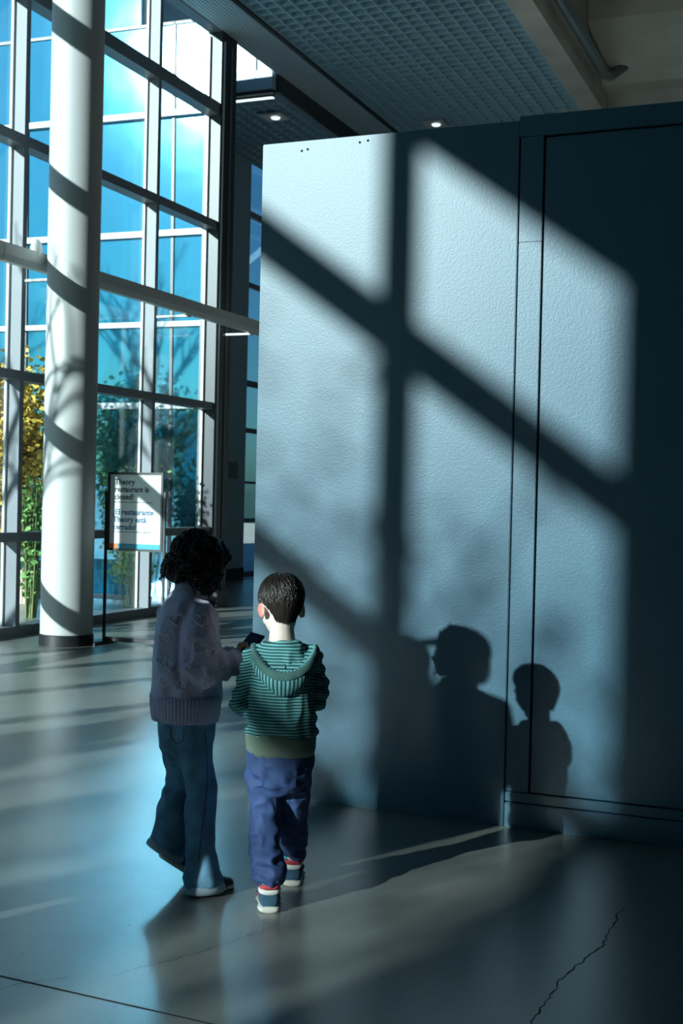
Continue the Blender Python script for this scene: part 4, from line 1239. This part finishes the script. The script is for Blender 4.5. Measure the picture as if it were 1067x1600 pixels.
jn = link('jeans', jme, M['jeans'], girl)
mb = MB(); tR = (0.03, -0.02, -1.0)
mb.tube([(0.026, -0.094, 0.042), (0.030, -0.094, 0.036), (0.032, -0.095, 0.020), (0.033, -0.095, 0.010), (0.033, -0.095, 0.009)], [(0.066, 0.056), (0.073, 0.064), (0.077, 0.066), (0.075, 0.064), (0.066, 0.056)], 28, side=(1, 0.35, 0), tang=[tR]*5)
mb.build('turned_cuff', M['jeans_cuff'], jn, smooth=True)['label'] = 'paler turned-up hem'
mb = MB(); tL = Vector((-0.52, -0.1, -0.85)).normalized(); b0 = Vector((-0.108, -0.004, 0.135))
mb.tube([b0 - tL*0.014, b0 - tL*0.008, b0 + tL*0.008, b0 + tL*0.018, b0 + tL*0.019], [(0.066, 0.056), (0.073, 0.064), (0.077, 0.067), (0.074, 0.064), (0.066, 0.056)], 28, side=(1, 0.2, -0.3), tang=[tL]*5)
mb.build('turned_cuff', M['jeans_cuff'], jn, smooth=True)['label'] = 'paler turned-up hem'
jb = BVHTree.FromPolygons([Vector(v) for v in coords(jme)], [tuple(p.vertices) for p in jme.polygons])
def on_jeans(pts2, name, r=0.0016):
    out = []
    for x, z in pts2:
        h_ = jb.ray_cast(Vector((x, -0.6, z)), Vector((0, 1, 0)))
        if h_[0] is not None: out.append(h_[0] + h_[1]*0.0006)
    mb = MB(); mb.tube(out, r, 5, side=(0, 1, 0.2), cap=False); mb.build(name, M['stitch'], jn, smooth=True)
on_jeans([(-0.10, 0.59), (-0.098, 0.55), (-0.078, 0.532), (-0.055, 0.545), (-0.05, 0.585)], 'pocket_stitching')
on_jeans([(0.022+0.012*math.sin(k*0.3), 0.58-k*0.03) for k in range(16)], 'side_seam')
# girl's shoes under the hems
def simple_shoe(heel, toe, parent):
    h = Vector(heel); t_ = Vector(toe); d = (t_-h).normalized(); L = (t_-h).length
    sd = Vector((d.y, -d.x, 0)).normalized(); upv = sd.cross(d)
    if upv.z < 0: upv = -upv
    def ring(u, w_, z0, z1, n=18):
        p = h + d*(u*L)
        return [p + sd*w_*math.cos(2*PI*j/n) + upv*((z0+z1)/2 + (z1-z0)/2*math.sin(2*PI*j/n)) for j in range(n)]
    q = MB(); q.loft([ring(u, w_, -0.012, 0.010) for u, w_ in ((-0.08, 0.016), (0.0, 0.027), (0.3, 0.030), (0.75, 0.036), (1.0, 0.026), (1.08, 0.008))])
    r_ = q.build('shoe', M['sole'], parent, smooth=True)
    q = MB(); q.loft([ring(u, w_, -0.002, zz) for u, w_, zz in ((-0.06, 0.014, 0.04), (0.0, 0.025, 0.058), (0.3, 0.029, 0.066), (0.75, 0.034, 0.036), (1.0, 0.022, 0.025), (1.05, 0.008, 0.015))])
    q.build('upper', M['black'], r_, smooth=True)
simple_shoe(JG['heelR'], JG['toeR'], girl)
simple_shoe(JG['heelL'], JG['toeL'], girl)
# the phone they look at
ph = MB(); ph.box((-0.036, -0.074, -0.0045), (0.036, 0.074, 0.0045))
pho = ph.build('phone', M['phone'], bevel=0.003)
tag(pho, 'dark blue phone held in the hands of the girl', 'phone')
gm = Matrix.Translation((-2.19, 4.03, 0)) @ Matrix.Rotation(GYAW, 4, 'Z')
pn = Vector((-0.42, -0.55, 0.72)).normalized(); pa_ = Vector((0.55, 0.45, 0.55)); pa_ = (pa_ - pn*pa_.dot(pn)).normalized(); px_ = pa_.cross(pn)
pho.matrix_world = gm @ Matrix.Translation((0.168, 0.035, 0.858)) @ Matrix((px_, pa_, pn)).transposed().to_4x4()

# ------------------------------------------------------------------ two adults beside the camera whose shadows fall on the partition
def adult(loc, rz, label, cap, s, coat, hair_m):
    root = empty('person', loc, rz); tag(root, label, 'person')
    J = dict(pelvis=(0, 0, 0.93), neck=(0, 0.0, 1.45), head=(0, 0.02, 1.60), shL=(-0.18, 0, 1.40), shR=(0.18, 0, 1.40),
             elL=(-0.23, -0.03, 1.12), elR=(0.23, -0.03, 1.12), wrL=(-0.20, 0.12, 0.93), wrR=(0.20, 0.12, 0.93),
             hpL=(-0.09, 0, 0.90), hpR=(0.09, 0, 0.90), knL=(-0.10, 0.02, 0.49), knR=(0.10, 0.02, 0.49), anL=(-0.10, -0.02, 0.08), anR=(0.10, -0.02, 0.08),
             heelL=(-0.10, -0.07, 0.02), toeL=(-0.12, 0.19, 0.02), heelR=(0.10, -0.07, 0.02), toeR=(0.12, 0.19, 0.02))
    J = {k: tuple(x*s for x in v) for k, v in J.items()}
    mb = MB(); body(mb, J, 1.25*s, tor=(0.14*s, 0.10*s))
    hm = head_parts(mb, Vector((0, 0.03, 1.62))*s, rot_to(*( (-math.sin(R_(40)), math.cos(R_(40))) if cap else (0, 1)), R_(6)), 1.12*s)
    hand_parts(mb, J['wrL'], (0, 0.4, -0.9), (0.8, 0, 0), 1.2*s, 0.5, 1); hand_parts(mb, J['wrR'], (0, 0.4, -0.9), (-0.8, 0, 0), 1.2*s, 0.5, -1)
    link('body', remesh(mb, 0.008, 4), M['skin_light'], root)
    eyes(hm, root)
    mb = MB()
    mb.tube([Vector(p)*s for p in ((0, 0, 0.80), (0, 0, 0.95), (0, 0, 1.15), (0, 0, 1.32), (0, 0, 1.42), (0, 0.0, 1.48))], [tuple(x*s for x in q) for q in ((0.175, 0.13), (0.178, 0.135), (0.175, 0.13), (0.19, 0.13), (0.15, 0.105), (0.075, 0.075))], 28)
    for q in 'LR':
        sh, el, wr = Vector(J['sh'+q]), Vector(J['el'+q]), Vector(J['wr'+q])
        mb.tube([sh*0.7 + Vector((0, 0, sh.z*0.3)), sh, el, el.lerp(wr, 0.92)], [0.07*s, 0.072*s, 0.062*s, 0.045*s], 16, side=(0, 1, 0.2))
    link('jacket', remesh(mb, 0.012, 5), coat, root)
    mb = MB()
    mb.tube([Vector((0, 0, 1.0))*s, Vector((0, 0, 0.9))*s, Vector((0, 0, 0.82))*s], [(0.16*s, 0.12*s), (0.17*s, 0.125*s), (0.12*s, 0.10*s)], 24)
    for q in 'LR':
        hp, kn, an = Vector(J['hp'+q]), Vector(J['kn'+q]), Vector(J['an'+q])
        mb.tube([hp, hp.lerp(kn, 0.5), kn, an], [0.095*s, 0.085*s, 0.07*s, 0.06*s], 20)
    link('trousers', remesh(mb, 0.012, 5), M['trousers'], root)
    for q in 'LR':
        simple_shoe(Vector(J['heel'+q]), Vector(J['toe'+q]), root)
    hb = MB(); hb.ellipsoid((0, -0.018, 0.035), (0.080, 0.092, 0.078), nu=24, nv=16)
    hb.ellipsoid((0, -0.055, -0.02), (0.070, 0.045, 0.075)); hb.xform(hm)
    link('hair', remesh(hb, 0.008, 3), hair_m, root)
    if cap:
        cm = MB(); cm.ellipsoid((0, -0.010, 0.052), (0.083, 0.100, 0.068), nu=24, nv=16); cm.xform(hm)
        cp = link('cap', remesh(cm, 0.008, 2), M['trousers'], root)
        v = MB()
        v.loft([[hm @ Vector((0.062*math.cos(a)*(1-0.1*k), 0.070+0.035*k+0.03*abs(math.sin(a)), 0.058-0.006*k+0.005*math.sin(a))) for a in [PI*2*j/20 for j in range(20)]] for k in range(3)])
        v.build('visor', M['trousers'], cp, smooth=True)
    return root
adult((-2.83, 2.59, 0), math.atan2(0.914, 0.405) - R_(40), 'adult in a cap out of frame at left whose shadow falls on the partition', True, 1.0, M['coat'], M['hair_boy'])
adult((-3.36, 2.02, 0), math.atan2(0.914, 0.405), 'taller bareheaded adult in a grey coat out of frame at left', False, 1.085, M['coat2'], M['hair_girl'])
